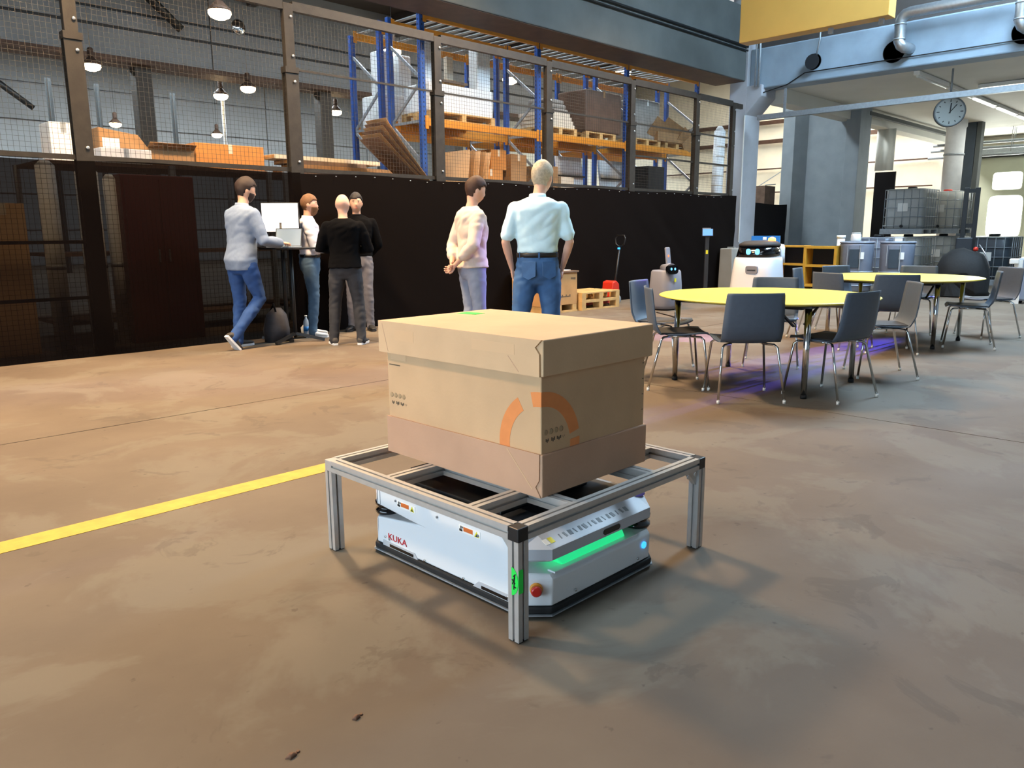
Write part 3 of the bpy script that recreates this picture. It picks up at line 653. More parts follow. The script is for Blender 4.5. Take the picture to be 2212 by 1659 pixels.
for y in (.075, -.055):
    e = MB().rings([ellipse_ring((.300, y, .875), (0, 1, 0), (0, 0, 1), .034, .042, 14, 2.6), ellipse_ring((.308, y, .877), (0, 1, 0), (0, 0, 1), .032, .040, 14, 2.6)], smooth=False).build('eye', 'eye_light', wr)
hp = MB().rings([ellipse_ring((.38, .03, .62), (0, 1, 0), (0, 0, 1), .09, .06, 20, 5), ellipse_ring((.40, .03, .62), (0, 1, 0), (0, 0, 1), .085, .055, 20, 5)], smooth=False).build('front_grille', 'grey_shell', wr)
MB().box(.398, .404, -.03, .09, .61, .622).build('grille_slot', 'black', hp)
MB().lathe([(.05, 0), (.055, .03), (.045, .055), (.015, .065)], 20, (-.22, .12, 1.012)).build('beacon', 'amber_light', wr)
MB().tube([(-.30, .2, .93), (-.42, .2, .95), (-.52, .17, .90), (-.54, 0, .88), (-.52, -.17, .90), (-.42, -.2, .95), (-.30, -.2, .93)], .028, 10).build('push_handle', 'grey_shell', wr)
MB().box(-.44, -.38, -.14, .14, .30, .74).build('rear_panel', 'grey_shell', wr, bevel=.02)
pd = MB().box(-.50, -.44, -.2, -.06, .50, .62).build('side_pod', 'black_plastic', wr, bevel=.01); MB().box(-.47, -.45, -.203, -.2, .55, .59).build('pod_light', 'blue_light', pd)
bl = bpy.data.lights.new('beacon_glow', 'POINT'); bl.energy = 6; bl.color = (1, .4, .08); bl.shadow_soft_size = .04
bo = bpy.data.objects.new('beacon_glow', bl); COL.objects.link(bo); bo.parent = wr; bo.location = (-.22, .12, 1.12)

# ------------------------------------------------------------------ small grey delivery robot
gr = thing('service_robot', 'small grey service robot with blue eyes and raised rear panel by the netting', 'robot', (10.86, 7.22, 0), D(262))
MB().rings([sup(0, 0, .02, .20, .22), sup(0, 0, .08, .23, .25), sup(0, 0, .4, .22, .24), sup(0, 0, .62, .20, .225), sup(0, 0, .645, .18, .21)]).build('body', 'grey_shell', gr)
MB().tube([(-.14, .10, .665), (.0, .02, .67), (.12, -.06, .675), (.19, -.09, .67)], [.07, .075, .085, .09], 16).build('neck_housing', 'grey_shell', gr)
fc = MB().rings([ellipse_ring((.21, -.10, .66), (.45, .9, 0), (0, 0, 1), .105, .08, 20, 3), ellipse_ring((.255, -.125, .66), (.45, .9, 0), (0, 0, 1), .095, .072, 20, 3)], smooth=False).build('face_visor', 'black_gloss', gr)
for k in (-.03, .04): MB().rings([ellipse_ring((.262 - k * .2 + k * .5, -.13 + k * .9, .672), (.45, .9, 0), (0, 0, 1), .013, .022, 10), ellipse_ring((.268 - k * .2 + k * .5, -.134 + k * .9, .672), (.45, .9, 0), (0, 0, 1), .012, .02, 10)], smooth=False).build('eye', 'eye_light', fc)
pn = MB().obox((-.14, .19, .86), (.04, .16, .30), (0, -.12, .3)).build('rear_panel', 'grey_shell', gr, bevel=.02)
MB().lathe([(.022, 0), (.018, .012)], 14).build('panel_lamp', 'red_light', pn, (-.118, .175, .865)).rotation_euler = (0, D(90), .3)
MB().tube([(-.14, .17, .60), (-.18, .2, .68), (-.15, .19, .74)], .018, 8).build('panel_arm', 'black_plastic', gr)
MB().box(.225, .232, -.05, -.01, .46, .52).build('front_label', 'label_yellow', gr)

# ------------------------------------------------------------------ tablet on a floor stand
ts = thing('tablet_stand', 'black floor stand carrying a small tilted blue tablet near the pillar', 'stand', (12.9, 7.7, 0), D(215))
MB().box(-.22, .22, -.2, .2, 0, .015).build('base_plate', 'black_plastic', ts, bevel=.004)
MB().box(-.06, .06, -.035, .035, .015, 1.18).build('post', 'dark_plate', ts, bevel=.006)
tb = MB().obox((.05, 0, 1.24), (.02, .20, .15), (0, -.45, 0)).build('tablet', 'black_plastic', ts, bevel=.004)
MB().obox((.061, 0, 1.245), (.004, .18, .13), (0, -.45, 0)).build('tablet_screen', 'tablet_screen', tb)
MB().box(.061, .066, -.02, .02, .85, .92).build('post_label', 'label_yellow', ts)
MB().box(-.05, .02, -.09, .06, 1.30, 1.325).build('card_holder', 'galv_dull', ts)

# ------------------------------------------------------------------ wooden crate, pallets, pallet truck
def pallet_mb(t, w, d, m='pallet_wood', z0=0, nb=5):
    for k in range(nb):
        y = -d / 2 + (d - .1) * k / (nb - 1); MB().box(-w / 2, w / 2, y, y + .1, z0 + .122, z0 + .144).build('deck_board', m, t)
    for x in (-w / 2, -.05, w / 2 - .1): MB().box(x, x + .1, -d / 2, d / 2, z0 + .1, z0 + .122).build('stringer_board', m, t)
    for x in (-w / 2, -.05, w / 2 - .1):
        for y in (-d / 2, -.07, d / 2 - .14): MB().box(x, x + .1, y, y + .14, z0 + .022, z0 + .1).build('block', m, t)
    for y in (-d / 2, -.05, d / 2 - .1): MB().box(-w / 2, w / 2, y, y + .1, z0, z0 + .022).build('bottom_board', m, t)
ct = thing('wooden_crate', 'plywood shipping crate on skids behind the man in the pale blue polo shirt', 'crate', (9.28, 8.47, 0))
MB().box(-.43, .43, -.32, .32, .12, .63).build('body', 'ply', ct, bevel=.004)
MB().box(-.45, .45, -.34, .34, .63, .655).build('lid', 'pallet_dark', ct, bevel=.003)
for x in (-.42, -.05, .32): MB().box(x, x + .1, -.32, .32, 0, .12).build('skid', 'pallet_wood', ct)
MB().box(-.43, .43, -.33, -.31, .0, .03).build('bottom_board', 'pallet_wood', ct)
for k in range(5): MB().box(.27 + k * .025, .287 + k * .025, -.3215, -.3195, .52 - .002 * k, .55).build('stencil_mark', 'dark_print', ct)
for k in range(9): MB().box(.0 + k * .03, .022 + k * .03, -.3215, -.3195, .24, .262 + .02 * (k % 3 == 2)).build('stencil_mark', 'dark_print', ct)
pp = MB().obox((0, 0, .006), (.21, .15, .012), (0, 0, .3)).build('paper_stack', 'label_white', None, (9.55, 8.3, .6555)); tag(pp, 'white sheets of paper lying on the plywood crate', 'paper')
for z, lb in ((0, 'lower of two stacked wooden pallets beside the plywood crate'), (.1445, 'upper of two stacked wooden pallets beside the plywood crate')):
    pt = thing('wooden_pallet', lb, 'pallet', (10.27, 8.42, z), 0, 'pallets by the crate'); pallet_mb(pt, 1.0, .66)
pj = thing('pallet_truck', 'red hand pallet truck with black handle parked behind the stacked pallets', 'pallet truck', (11.05, 8.5, 0), D(0))
MB().prism([(-.12, .08), (.12, .08), (.10, .36), (.02, .42), (-.08, .40)], 'y', -.12, .12).build('pump_body', 'red_paint', pj, bevel=.02)
for y in (-.18, .1): MB().box(-.15, -.10, y, y + .08, .06, .10).box(-1.1, -.10, y, y + .08, .045, .085).build('fork', 'red_paint', pj)
MB().tube([(.10, 0, .3), (.16, 0, .55), (.24, 0, 1.0)], [.025, .02, .018], 10).build('tiller', 'black_plastic', pj)
MB().tube([(.24, 0, 1.0), (.25, -.09, 1.05), (.26, -.11, 1.14), (.27, -.08, 1.2), (.27, .08, 1.2), (.26, .11, 1.14), (.25, .09, 1.05), (.24, 0, 1.0)], .013, 8).build('handle_loop', 'black_plastic', pj)
MB().box(.21, .235, -.02, .02, .96, .99).build('release_lever', 'blue_light', pj)
for y in (-.09, .09): MB().lathe([(.02, -.025), (.08, -.025), (.08, .025), (.02, .025)], 20).build('steer_wheel', 'galv_dull', pj, (.08, y, .08)).rotation_euler = (D(90), 0, 0)

# ------------------------------------------------------------------ presentation monitor, laptop stand, bag, bottle
ms = thing('monitor_stand', 'wide white lit monitor on a dark stand behind the laptop', 'monitor', (4.72, 8.55, 0), D(229))
for a in (20, 140, 260): MB().bar((0, 0, .06), (.32 * math.cos(D(a)), .32 * math.sin(D(a)), .02), .05, .03).build('foot', 'black_plastic', ms)
MB().tube([(0, 0, .03), (0, 0, 1.4)], .025, 12).build('pole', 'black_plastic', ms)
mo = MB().box(-.02, .015, -.22, .22, 1.28, 1.63).build('monitor', 'black_plastic', ms, bevel=.006); MB().box(.016, .02, -.21, .21, 1.295, 1.62).build('screen', 'screen', mo)
ls = thing('laptop_table', 'small dark standing desk with tripod base between the blazer and white shirt men', 'stand', (4.69, 8.31, 0), D(200))
for a in (0, 120, 240): MB().bar((0, 0, .10), (.34 * math.cos(D(a)), .34 * math.sin(D(a)), .02), .04, .03).build('foot', 'black_plastic', ls)
MB().tube([(0, 0, .05), (0, 0, 1.09)], .022, 12).build('pole', 'black_plastic', ls)
MB().box(-.2, .2, -.3, .3, 1.09, 1.11).build('desk_top', 'belt', ls, bevel=.004)
lp = thing('laptop', 'open laptop with blue-grey screen on the small standing desk', 'laptop', (4.61, 8.31, 1.1105), D(215))
MB().box(-.12, .12, -.165, .165, 0, .016).build('keyboard_base', 'galv_dull', lp, bevel=.003)
sc_ = MB().obox((-.135, 0, .115), (.008, .33, .215), (0, -.25, 0)).build('display', 'dark_plate', lp); MB().obox((-.1305, 0, .116), (.002, .31, .195), (0, -.25, 0)).build('screen', 'laptop_screen', sc_)
bg = MB().rings([sup(0, 0, 0, .14, .11, 20, 3), sup(0, 0, .15, .15, .12, 20, 3), sup(.01, 0, .32, .12, .09, 20, 2.6), sup(.02, 0, .40, .05, .04, 20, 2)]).build('backpack', 'bag', None, (4.55, 8.5, 0)); tag(bg, 'dark patterned backpack on the floor behind the blazer man', 'bag')
MB().tube([(-.03, .06, .36), (-.02, .0, .45), (-.03, -.06, .36)], .012, 8).build('carry_loop', 'black_cloth', bg)
wb = MB().lathe([(.035, 0), (.037, .02), (.037, .16), (.03, .2), (.014, .23), (.014, .25)], 18).build('water_bottle', 'water', None, (5.02, 8.62, 0)); tag(wb, 'clear plastic water bottle on the floor by the stand feet', 'bottle')
MB().lathe([(.0375, .07), (.0378, .13)], 18).build('bottle_label', 'blue_bin', wb); MB().lathe([(.016, .248), (.016, .268)], 12).build('bottle_cap', 'label_white', wb)
pg = MB().rings([sup(0, 0, 0, .07, .06, 16, 2.5), sup(0, 0, .1, .08, .06, 16, 2.5), sup(.01, 0, .16, .03, .03, 16, 2)]).build('paper_bag', 'label_white', None, (5.10, 8.74, 0)); tag(pg, 'crumpled white bag standing beside the water bottle', 'bag')
# ------------------------------------------------------------------ people
def loft_limb(m, pts, n=14):
    """pts: [(pos, r_a, r_b)] tube with elliptical sections"""
    P = [Vector(p[0]) for p in pts]; rings = []; prev = None
    for i, p in enumerate(P):
        d = (P[min(i + 1, len(P) - 1)] - P[max(i - 1, 0)]).normalized()
        a = (Vector((1, 0, 0)) - d * d.x) if prev is None else (prev - d * prev.dot(d))
        if a.length < .05: a = Vector((0, 0, 1)) - d * d.z
        a.normalize(); prev = a; b = d.cross(a)
        rings.append(ellipse_ring(p, a, b, pts[i][1], pts[i][2], n))
    # rounded ends
    def shrink(r, k, off): c = sum(r, Vector()) / len(r); return [c + (v - c) * k + off for v in r]
    d0 = (P[0] - P[1]).normalized(); d1 = (P[-1] - P[-2]).normalized()
    r0, r1 = pts[0][1], pts[-1][1]
    rings = [shrink(rings[0], .45, d0 * r0 * .75), shrink(rings[0], .8, d0 * r0 * .45)] + rings + [shrink(rings[-1], .8, d1 * r1 * .45), shrink(rings[-1], .45, d1 * r1 * .75)]
    m.rings(rings); return m
def torso(m, prof, lean=0, n=20, p=2.4):
    m.rings([ellipse_ring((lean * max(0, z - .95) + dx, 0, z), (1, 0, 0), (0, 1, 0), rx, ry, n, p) for z, rx, ry, dx in prof]); return m
TORSO = [(.80, .07, .11, 0), (.86, .105, .155, 0), (.95, .12, .172, -.008), (1.04, .11, .158, 0), (1.12, .105, .15, .005), (1.22, .112, .16, .008), (1.32, .122, .178, .004), (1.41, .115, .19, -.008), (1.47, .088, .165, -.012), (1.51, .06, .10, -.01)]
def voxel(mb, size, it=6, wrinkle=0, seed=0, wscale=9):
    me = mb.mesh('tmp'); t = bpy.data.objects.new('tmp', me); COL.objects.link(t)
    r = t.modifiers.new('r', 'REMESH'); r.mode = 'VOXEL'; r.voxel_size = size; r.use_smooth_shade = True
    s = t.modifiers.new('s', 'SMOOTH'); s.factor = .5; s.iterations = it
    dg = bpy.context.evaluated_depsgraph_get(); out = bpy.data.meshes.new_from_object(t.evaluated_get(dg)); bpy.data.objects.remove(t)
    if wrinkle:
        ns = [v.normal.copy() for v in out.vertices]
        for v, nn in zip(out.vertices, ns):
            q = v.co; a = noise.noise(Vector((q.x * wscale + seed, q.y * wscale, q.z * wscale * 1.7 + q.y * 6)))
            v.co = q + nn * wrinkle * (abs(a) * 2 - .5)
    for p in out.polygons: p.use_smooth = True
    return out
def head_grid(nu=28, nv=22):
    """head around its centre, facing +X; rows from crown to chin"""
    rows = []
    for j in range(nv + 1):
        th = PI * j / nv; z = math.cos(th); s = math.sin(th); row = []
        for k in range(nu):
            ph = 2 * PI * k / nu; cx, cy = math.cos(ph), math.sin(ph)
            x = .096 * s * cx; y = .076 * s * cy; zz = .118 * z
            if z < .1:
                t = min(1, (.1 - z) / 1.0); y *= 1 - .22 * t
                if cx < 0: x *= 1 - .42 * t
                else: x *= 1 + .02 * t; zz -= .004 * t * cx
            if cx > .5 and -.15 < z < .2: x -= .006 * (cx - .5)
            if cx < -.2 and z > -.2: x *= 1.05
            row.append(Vector((x, y, zz)))
        rows.append(row)
    return rows
HEAD = [[v * 1.07 for v in r] for r in head_grid()]
def build_person(name_label, cat_loc, phi, h, pose, fit):
    s = h / 1.80; t = thing('person', name_label, 'person', (cat_loc[0], cat_loc[1], 0), phi)
    t.scale = (s, s, s); lean = pose.get('lean', 0)
    def sh(p): return Vector(p)
    hipL, hipR = Vector((0, .095, .90)), Vector((0, -.095, .90))
    legs = {'L': pose.get('legL', ((.0, .11, .50), (-.02, .12, .085), 0)), 'R': pose.get('legR', ((.0, -.11, .50), (-.02, -.12, .085), 0))}
    sx = lean * .5
    shd = {'L': Vector((sx - .01, .185, 1.43)), 'R': Vector((sx - .01, -.185, 1.43))}
    arms = pose['arms']
    nb = Vector((sx - .01, 0, 1.47)); hc = Vector((sx + .03 + pose.get('headx', 0), pose.get('heady', 0), 1.674 + pose.get('headz', 0)))
    HM = Euler((pose.get('tilt', 0), pose.get('nod', 0), pose.get('yaw', 0))).to_matrix()
    # --- body: one continuous surface
    b = MB(); torso(b, TORSO, lean)
    for k, hp in (('L', hipL), ('R', hipR)):
        kn, an, _ = legs[k]; kn, an = Vector(kn), Vector(an)
        loft_limb(b, [(hp, .088, .085), (hp.lerp(kn, .35), .080, .078), (hp.lerp(kn, .8), .060, .058), (kn, .056, .054), (kn.lerp(an, .3), .055, .054), (kn.lerp(an, .75), .038, .036), (an, .034, .033)])
        el, wr_ = Vector(arms[k][0]), Vector(arms[k][1]); S0 = shd[k]
        loft_limb(b, [(S0, .056, .054), (S0.lerp(el, .4), .048, .047), (S0.lerp(el, .85), .04, .039), (el, .038, .037), (el.lerp(wr_, .3), .039, .037), (el.lerp(wr_, .8), .028, .026), (wr_, .025, .022)])
        hd = Vector(arms[k][2]).normalized(); pn_ = Vector(arms[k][3]).normalized(); sd = hd.cross(pn_).normalized()
        pc = [wr_ + hd * q for q in (0, .03, .06, .095)]; wd = (.024, .034, .041, .040)
        b.rings([ellipse_ring(c, sd, pn_, w, .0145, 12, 2.6) for c, w in zip(pc, wd)])
    loft_limb(b, [(nb, .062, .06), (nb.lerp(hc, .45), .056, .054), (hc + HM @ Vector((-.02, 0, -.05)), .058, .056)])
    V = [hc + HM @ v for r in HEAD for v in r]; nu = len(HEAD[0]); F_ = [(j * nu + k, j * nu + (k + 1) % nu, (j + 1) * nu + (k + 1) % nu, (j + 1) * nu + k) for j in range(len(HEAD) - 1) for k in range(nu)]
    b.add(V, F_)
    def hp_(*v): return hc + HM @ Vector(v)
    b.rings([ellipse_ring(hp_(.085, 0, .022), HM @ Vector((1, 0, 0)), HM @ Vector((0, 1, 0)), .008, .008, 8), ellipse_ring(hp_(.098, 0, -.005), HM @ Vector((1, 0, 0)), HM @ Vector((0, 1, 0)), .014, .012, 8), ellipse_ring(hp_(.100, 0, -.022), HM @ Vector((1, 0, 0)), HM @ Vector((0, 1, 0)), .018, .017, 8), ellipse_ring(hp_(.088, 0, -.034), HM @ Vector((1, 0, 0)), HM @ Vector((0, 1, 0)), .012, .012, 8)])
    for sy in (-1, 1):
        b.rings([ellipse_ring(hp_(-.005, sy * q, -.005), HM @ Vector((.9, 0, .25)), HM @ Vector((-.25, 0, .95)), a, c, 10) for q, a, c in ((.066, .012, .022), (.078, .018, .032), (.088, .016, .030))])
    b.rings([ellipse_ring(hp_(.082, 0, -.062), HM @ Vector((1, 0, 0)), HM @ Vector((0, 1, 0)), .016, .026, 10), ellipse_ring(hp_(.080, 0, -.052), HM @ Vector((1, 0, 0)), HM @ Vector((0, 1, 0)), .014, .024, 10)])
    me = voxel(b, .0105, 3); body_mb = MB()
    # fingers and thumbs, rooted in the palms and joined into the body mesh
    for k, sgn in (('L', 1), ('R', -1)):
        wr_ = Vector(arms[k][1]); hd = Vector(arms[k][2]).normalized(); pn_ = Vector(arms[k][3]).normalized(); sd = hd.cross(pn_).normalized(); curl = arms[k][4] if len(arms[k]) > 4 else .5
        for q, (off, ln) in enumerate(((-.030, .068), (-.0105, .078), (.0095, .074), (.029, .058))):
            p0 = wr_ + hd * .085 + sd * off; pts = [p0]; a = 0.0
            for sg in (.45, .32, .23):
                a += curl * (.5 + .5 * (sg < .4)); pts.append(pts[-1] + (hd * math.cos(a) + pn_ * math.sin(a) + sd * off * 1.2).normalized() * ln * sg)
            body_mb.tube(pts, [.0092, .0086, .008, .0062], 8)
        th = sd * (-1 if sgn > 0 else -1); base = wr_ + hd * .03 + th * .026
        body_mb.tube([base, base + hd * .03 + th * .022 + pn_ * .008, base + hd * .058 + th * .026 + pn_ * .018], [.0115, .0105, .0075], 8)
    bm = bmesh.new(); bm.from_mesh(me); fm = body_mb.mesh('f'); bm.from_mesh(fm); bm.to_mesh(me); bm.free(); bpy.data.meshes.remove(fm)
    for p in me.polygons: p.use_smooth = True
    me.materials.clear(); me.materials.append(M[fit.get('skin', 'skin')]); body = link('body', me, t)
    for sy in (-1, 1):
        ey_ = MB().lathe([(.001, -.011), (.008, -.007), (.011, 0), (.008, .007), (.001, .011)], 10, tuple(hp_(.079, sy * .031, .014))).build('eye', 'label_white', body)
        MB().lathe([(.001, -.0055), (.0055, 0), (.001, .0055)], 8, tuple(hp_(.0875, sy * .031, .014))).build('iris', 'black', ey_)
        MB().obox(hp_(.090, sy * .032, .034), (.006, .03, .006), (pose.get('tilt', 0), pose.get('nod', 0), pose.get('yaw', 0))).build('eyebrow', fit.get('hair') or 'beard', body)
    MB().obox(hp_(.094, 0, -.057), (.006, .036, .004), (pose.get('tilt', 0), pose.get('nod', 0), pose.get('yaw', 0))).build('mouth', 'red_logo', body)
    # --- hair and beard shells
    def shell(name, test, off, th, m):
        mb = MB(); vs = []; idx = {}
        for j in range(len(HEAD) - 1):
            for k in range(nu):
                c = (HEAD[j][k] + HEAD[j + 1][(k + 1) % nu]) / 2
                if not test(c): continue
                q = []
                for (jj, kk) in ((j, k), (j, (k + 1) % nu), (j + 1, (k + 1) % nu), (j + 1, k)):
                    if (jj, kk) not in idx:
                        v = HEAD[jj][kk]; o_ = off(v); vs.append(hc + HM @ (v + v.normalized() * (o_ + .006 * noise.noise(v * 45) + .003 * noise.noise(v * 120)))); idx[(jj, kk)] = len(vs) - 1
                    q.append(idx[(jj, kk)])
                mb.f.append(tuple(q)); mb.mi.append(0); mb.sm.append(True)
        mb.v = [tuple(v) for v in vs]; o = mb.build(name, m, t)
        sd_ = o.modifiers.new('s', 'SOLIDIFY'); sd_.thickness = th; sd_.offset = -1; ss = o.modifiers.new('u', 'SUBSURF'); ss.levels = 1; ss.render_levels = 1; return o
    if fit.get('hair'):
        vol = fit.get('vol', .014)
        shell('hair', lambda c: c.z > (.060 + .02 * noise.noise(c * 60) if c.x > .05 else (.03 if c.x > .02 else (-.005 if c.x > -.03 else -.066)) + .01 * noise.noise(c * 70)), lambda v: vol * (.7 + .6 * max(0, v.z) / .118) if v.z > .02 else vol * .55, .02, fit['hair'])
    if fit.get('beard'):
        shell('beard', lambda c: c.x > .012 and c.z < (-.038 if abs(c.y) < .03 else -.015) and not (abs(c.y) < .016 and -.068 < c.z < -.05), lambda v: .007, .01, fit['beard'])
    # --- trousers
    tr_ = MB(); fl_ = fit.get('loose', 1.0)
    torso(tr_, [(.80, .09, .13, 0), (.86, .122, .172, 0), (.95, .134, .186, -.008), (1.03, .124, .172, -.002), (1.05, .120, .168, 0)], lean)
    for k, hp in (('L', hipL), ('R', hipR)):
        kn, an, _ = legs[k]; kn, an = Vector(kn), Vector(an); bot = an + (an - kn).normalized() * .035
        loft_limb(tr_, [(hp, .104, .10), (hp.lerp(kn, .35), .096 * fl_, .09 * fl_), (hp.lerp(kn, .8), .076 * fl_, .072 * fl_), (kn, .072 * fl_, .07 * fl_), (kn.lerp(an, .35), .069 * fl_, .067 * fl_), (kn.lerp(an, .8), .058 * fl_, .056 * fl_), (bot, .057 * fl_, .056 * fl_)])
    tm = voxel(tr_, .013, 3, .006, h * 7, 10); tm.materials.clear(); tm.materials.append(M[fit['trousers']]); tro = link('trousers', tm, t)
    if fit.get('belt'):
        MB().rings([ellipse_ring((lean * .09, 0, z), (1, 0, 0), (0, 1, 0), .128, .177, 28, 2.4) for z in (1.022, 1.06)]).build('belt', 'belt', t)
        for a in (0, 60, 120, 180, 240, 300): MB().obox((.131 * math.cos(D(a)) + lean * .09, .18 * math.sin(D(a)), 1.04), (.008, .014, .05), (0, 0, D(a))).build('belt_loop', fit['trousers'], tro)
    if fit.get('pockets'):
        for sy in (-1, 1):
            pk = MB().prism([(-.06, .06), (.06, .06), (.06, -.06), (0, -.09), (-.06, -.06)], 'x', -.004, .004).build('back_pocket', fit['trousers'], tro, (-.132, sy * .085, .93), bevel=.002); pk.rotation_euler = (0, .08, sy * -.32)
    # --- top garment
    tp = MB(); hem = fit.get('hem', 1.0); ext = fit.get('bulk', .012); prof = [p for p in TORSO if p[0] > hem + .04]
    def at_z(z):
        for a_, b_ in zip(TORSO[:-1], TORSO[1:]):
            if a_[0] <= z <= b_[0]:
                q = (z - a_[0]) / (b_[0] - a_[0]); return [a_[i] + (b_[i] - a_[i]) * q for i in range(4)]
    hz = at_z(hem); gp = [(hem, hz[1] + ext + fit.get('flare', .012), hz[2] + ext + fit.get('flare', .012), hz[3])] + [(z, rx + ext, ry + ext, dx) for z, rx, ry, dx in prof]
    gp[-1] = (gp[-1][0] + .01, .072, .085, -.012); torso(tp, gp, lean, 24)
    for k in ('L', 'R'):
        el, wr_ = Vector(arms[k][0]), Vector(arms[k][1]); S0 = shd[k]; e2 = ext * .9; cut = fit.get('sleeve', 1.0)
        if cut < .6: q = S0.lerp(el, cut * 1.6); loft_limb(tp, [(S0, .066, .064), (S0.lerp(q, .5), .066, .062), (q, .068, .064)])
        else:
            q = el.lerp(wr_, (cut - .5) * 2 if cut < 1 else .97)
            loft_limb(tp, [(S0, .064 + e2 * .4, .062 + e2 * .4), (S0.lerp(el, .45), .052 + e2, .051 + e2), (el, .046 + e2, .045 + e2), (el.lerp(q, .5), .043 + e2, .041 + e2), (q, .036 + e2, .034 + e2)])
    gm = voxel(tp, .012, 4, fit.get('wrinkle', .007), h * 3 + 1, fit.get('wsc', 8)); gm.materials.clear(); gm.materials.append(M[fit['top']]); gar = link(fit.get('topname', 'shirt'), gm, t)
    if fit.get('collar'):
        MB().rings([ellipse_ring((sx - .008 + .004 * i, 0, z), (1, 0, -.1), (0, 1, 0), a, c, 24) for i, (z, a, c) in enumerate(((1.475, .080, .090), (1.515, .072, .074), (1.54, .068, .068), (1.532, .060, .060)))]).build('collar', fit['top'], gar)
    # --- shoes
    for k in ('L', 'R'):
        kn, an, pit = legs[k]; an = Vector(an)
        e = bpy.data.objects.new('shoe', None); m_ = MB(); ln = .27; x0 = -.075
        sec = [(x0, .030, .05), (x0 + .02, .036, .085), (x0 + .08, .038, .09), (x0 + .14, .043, .062), (x0 + .20, .045, .048), (x0 + .25, .036, .038), (x0 + .272, .015, .028)]
        m_.rings([[Vector((x, w * math.cos(2 * PI * q / 14), .022 + (hgt - .01) * (.5 + .5 * math.sin(2 * PI * q / 14)))) for q in range(14)] for x, w, hgt in sec])
        rot = Euler((0, pit, pose.get('toe', 0) * (1 if k == 'L' else -1))).to_matrix(); base = Vector((an.x, an.y, an.z - .085))
        so = MB().prism([(x0 - .006, -.028), (x0 + .08, -.037), (x0 + .2, -.048), (x0 + .26, -.03), (x0 + .28, 0), (x0 + .26, .03), (x0 + .2, .048), (x0 + .08, .037), (x0 - .006, .028)], 'z', 0, .026)
        for mb in (m_, so): mb.v = [tuple(base + Vector((0, 0, .085)) + rot @ (Vector(v) - Vector((0, 0, .085)))) for v in mb.v]
        so_o = m_.build('shoe', fit['shoe'], t); so.build('sole', fit.get('sole', 'sole_white'), so_o, bevel=.004)
    return t
fwd, dn = (1, 0, 0), (0, 0, -1)
P1 = build_person('man in pale blue blazer and blue jeans typing on the laptop', (4.06, 8.28), D(12), 1.87,
    dict(lean=.12, yaw=D(-22), nod=D(12), headx=.03, legL=((.03, .11, .50), (-.02, .12, .085), 0), legR=((.13, -.10, .53), (-.20, -.06, .15), D(50)),
         arms={'L': ((.16, .27, 1.16), (.38, .14, 1.13), (1, -.3, -.1), (0, 0, -1), .5), 'R': ((.09, -.27, 1.15), (.36, -.21, 1.12), (1, .15, .0), (0, 0, -1), .5)}),
    dict(hair='hair_brown', vol=.02, beard='beard', top='blazer', topname='blazer', hem=.84, bulk=.022, flare=.016, trousers='denim_blue', shoe='shoe_grey', collar=True, wrinkle=.005, pockets=False))
P2 = build_person('bearded man with crossed arms in white shirt and white sneakers', (5.10, 8.58), D(-28), 1.73,
    dict(yaw=D(-8), legL=((.03, .11, .50), (-.01, .13, .085), 0), legR=((.02, -.11, .5), (-.02, -.13, .085), 0), toe=.25,
         arms={'L': ((.06, .25, 1.14), (.24, -.02, 1.17), (.15, -1, .05), (-1, 0, 0), .3), 'R': ((.07, -.25, 1.13), (.26, .03, 1.13), (.1, 1, .1), (-1, 0, 0), .3)}),
    dict(hair='hair_blond', vol=.013, beard='hair_blond', skin='skin_pink', top='shirt_white', hem=1.05, bulk=.02, flare=.0, sleeve=.85, trousers='denim_teal', belt=True, shoe='shoe_white', collar=True, wrinkle=.009))
P3 = build_person('bald man in black shirt and dark grey jeans seen from behind', (4.99, 7.64), D(52), 1.70,
    dict(yaw=D(-18), nod=D(6), legL=((.02, .14, .50), (-.02, .17, .085), 0), legR=((.02, -.14, .50), (-.03, -.16, .085), 0), toe=.3,
         arms={'L': ((.05, .29, 1.16), (.24, .05, 1.17), (.2, -1, .05), (-1, 0, 0), .3), 'R': ((.05, -.29, 1.15), (.25, -.02, 1.15), (.1, 1, .1), (-1, 0, 0), .3)}),
    dict(skin='skin_pink', top='black_cloth', hem=.93, bulk=.026, flare=.012, sleeve=.9, trousers='denim_grey', loose=1.1, shoe='shoe_grey', wrinkle=.006))
P4 = build_person('dark-haired man in black hooded sweater standing behind the bald man', (5.84, 8.62), D(232), 1.77,
    dict(yaw=D(4), nod=D(4), legL=((.02, .11, .50), (-.02, .12, .085), 0), legR=((.02, -.11, .50), (-.02, -.12, .085), 0), toe=.3,
         arms={'L': ((-.07, .26, 1.14), (-.16, .10, .98), (-.2, -1, -.3), (-1, 0, 0), .5), 'R': ((-.07, -.26, 1.14), (-.16, -.08, .97), (-.2, 1, -.3), (-1, 0, 0), .5)}),
    dict(hair='hair_dark', vol=.014, top='black_cloth', topname='hooded_sweater', hem=.99, bulk=.024, flare=.0, trousers='jeans_grey', shoe='shoe_black', sole='shoe_black', collar=True, wrinkle=.008))
MB().box(.158, .160, .03, .10, 1.28, 1.30).build('chest_print', 'label_white', P4); MB().box(.155, .158, .05, .09, 1.24, 1.252).build('chest_print', 'label_white', P4)
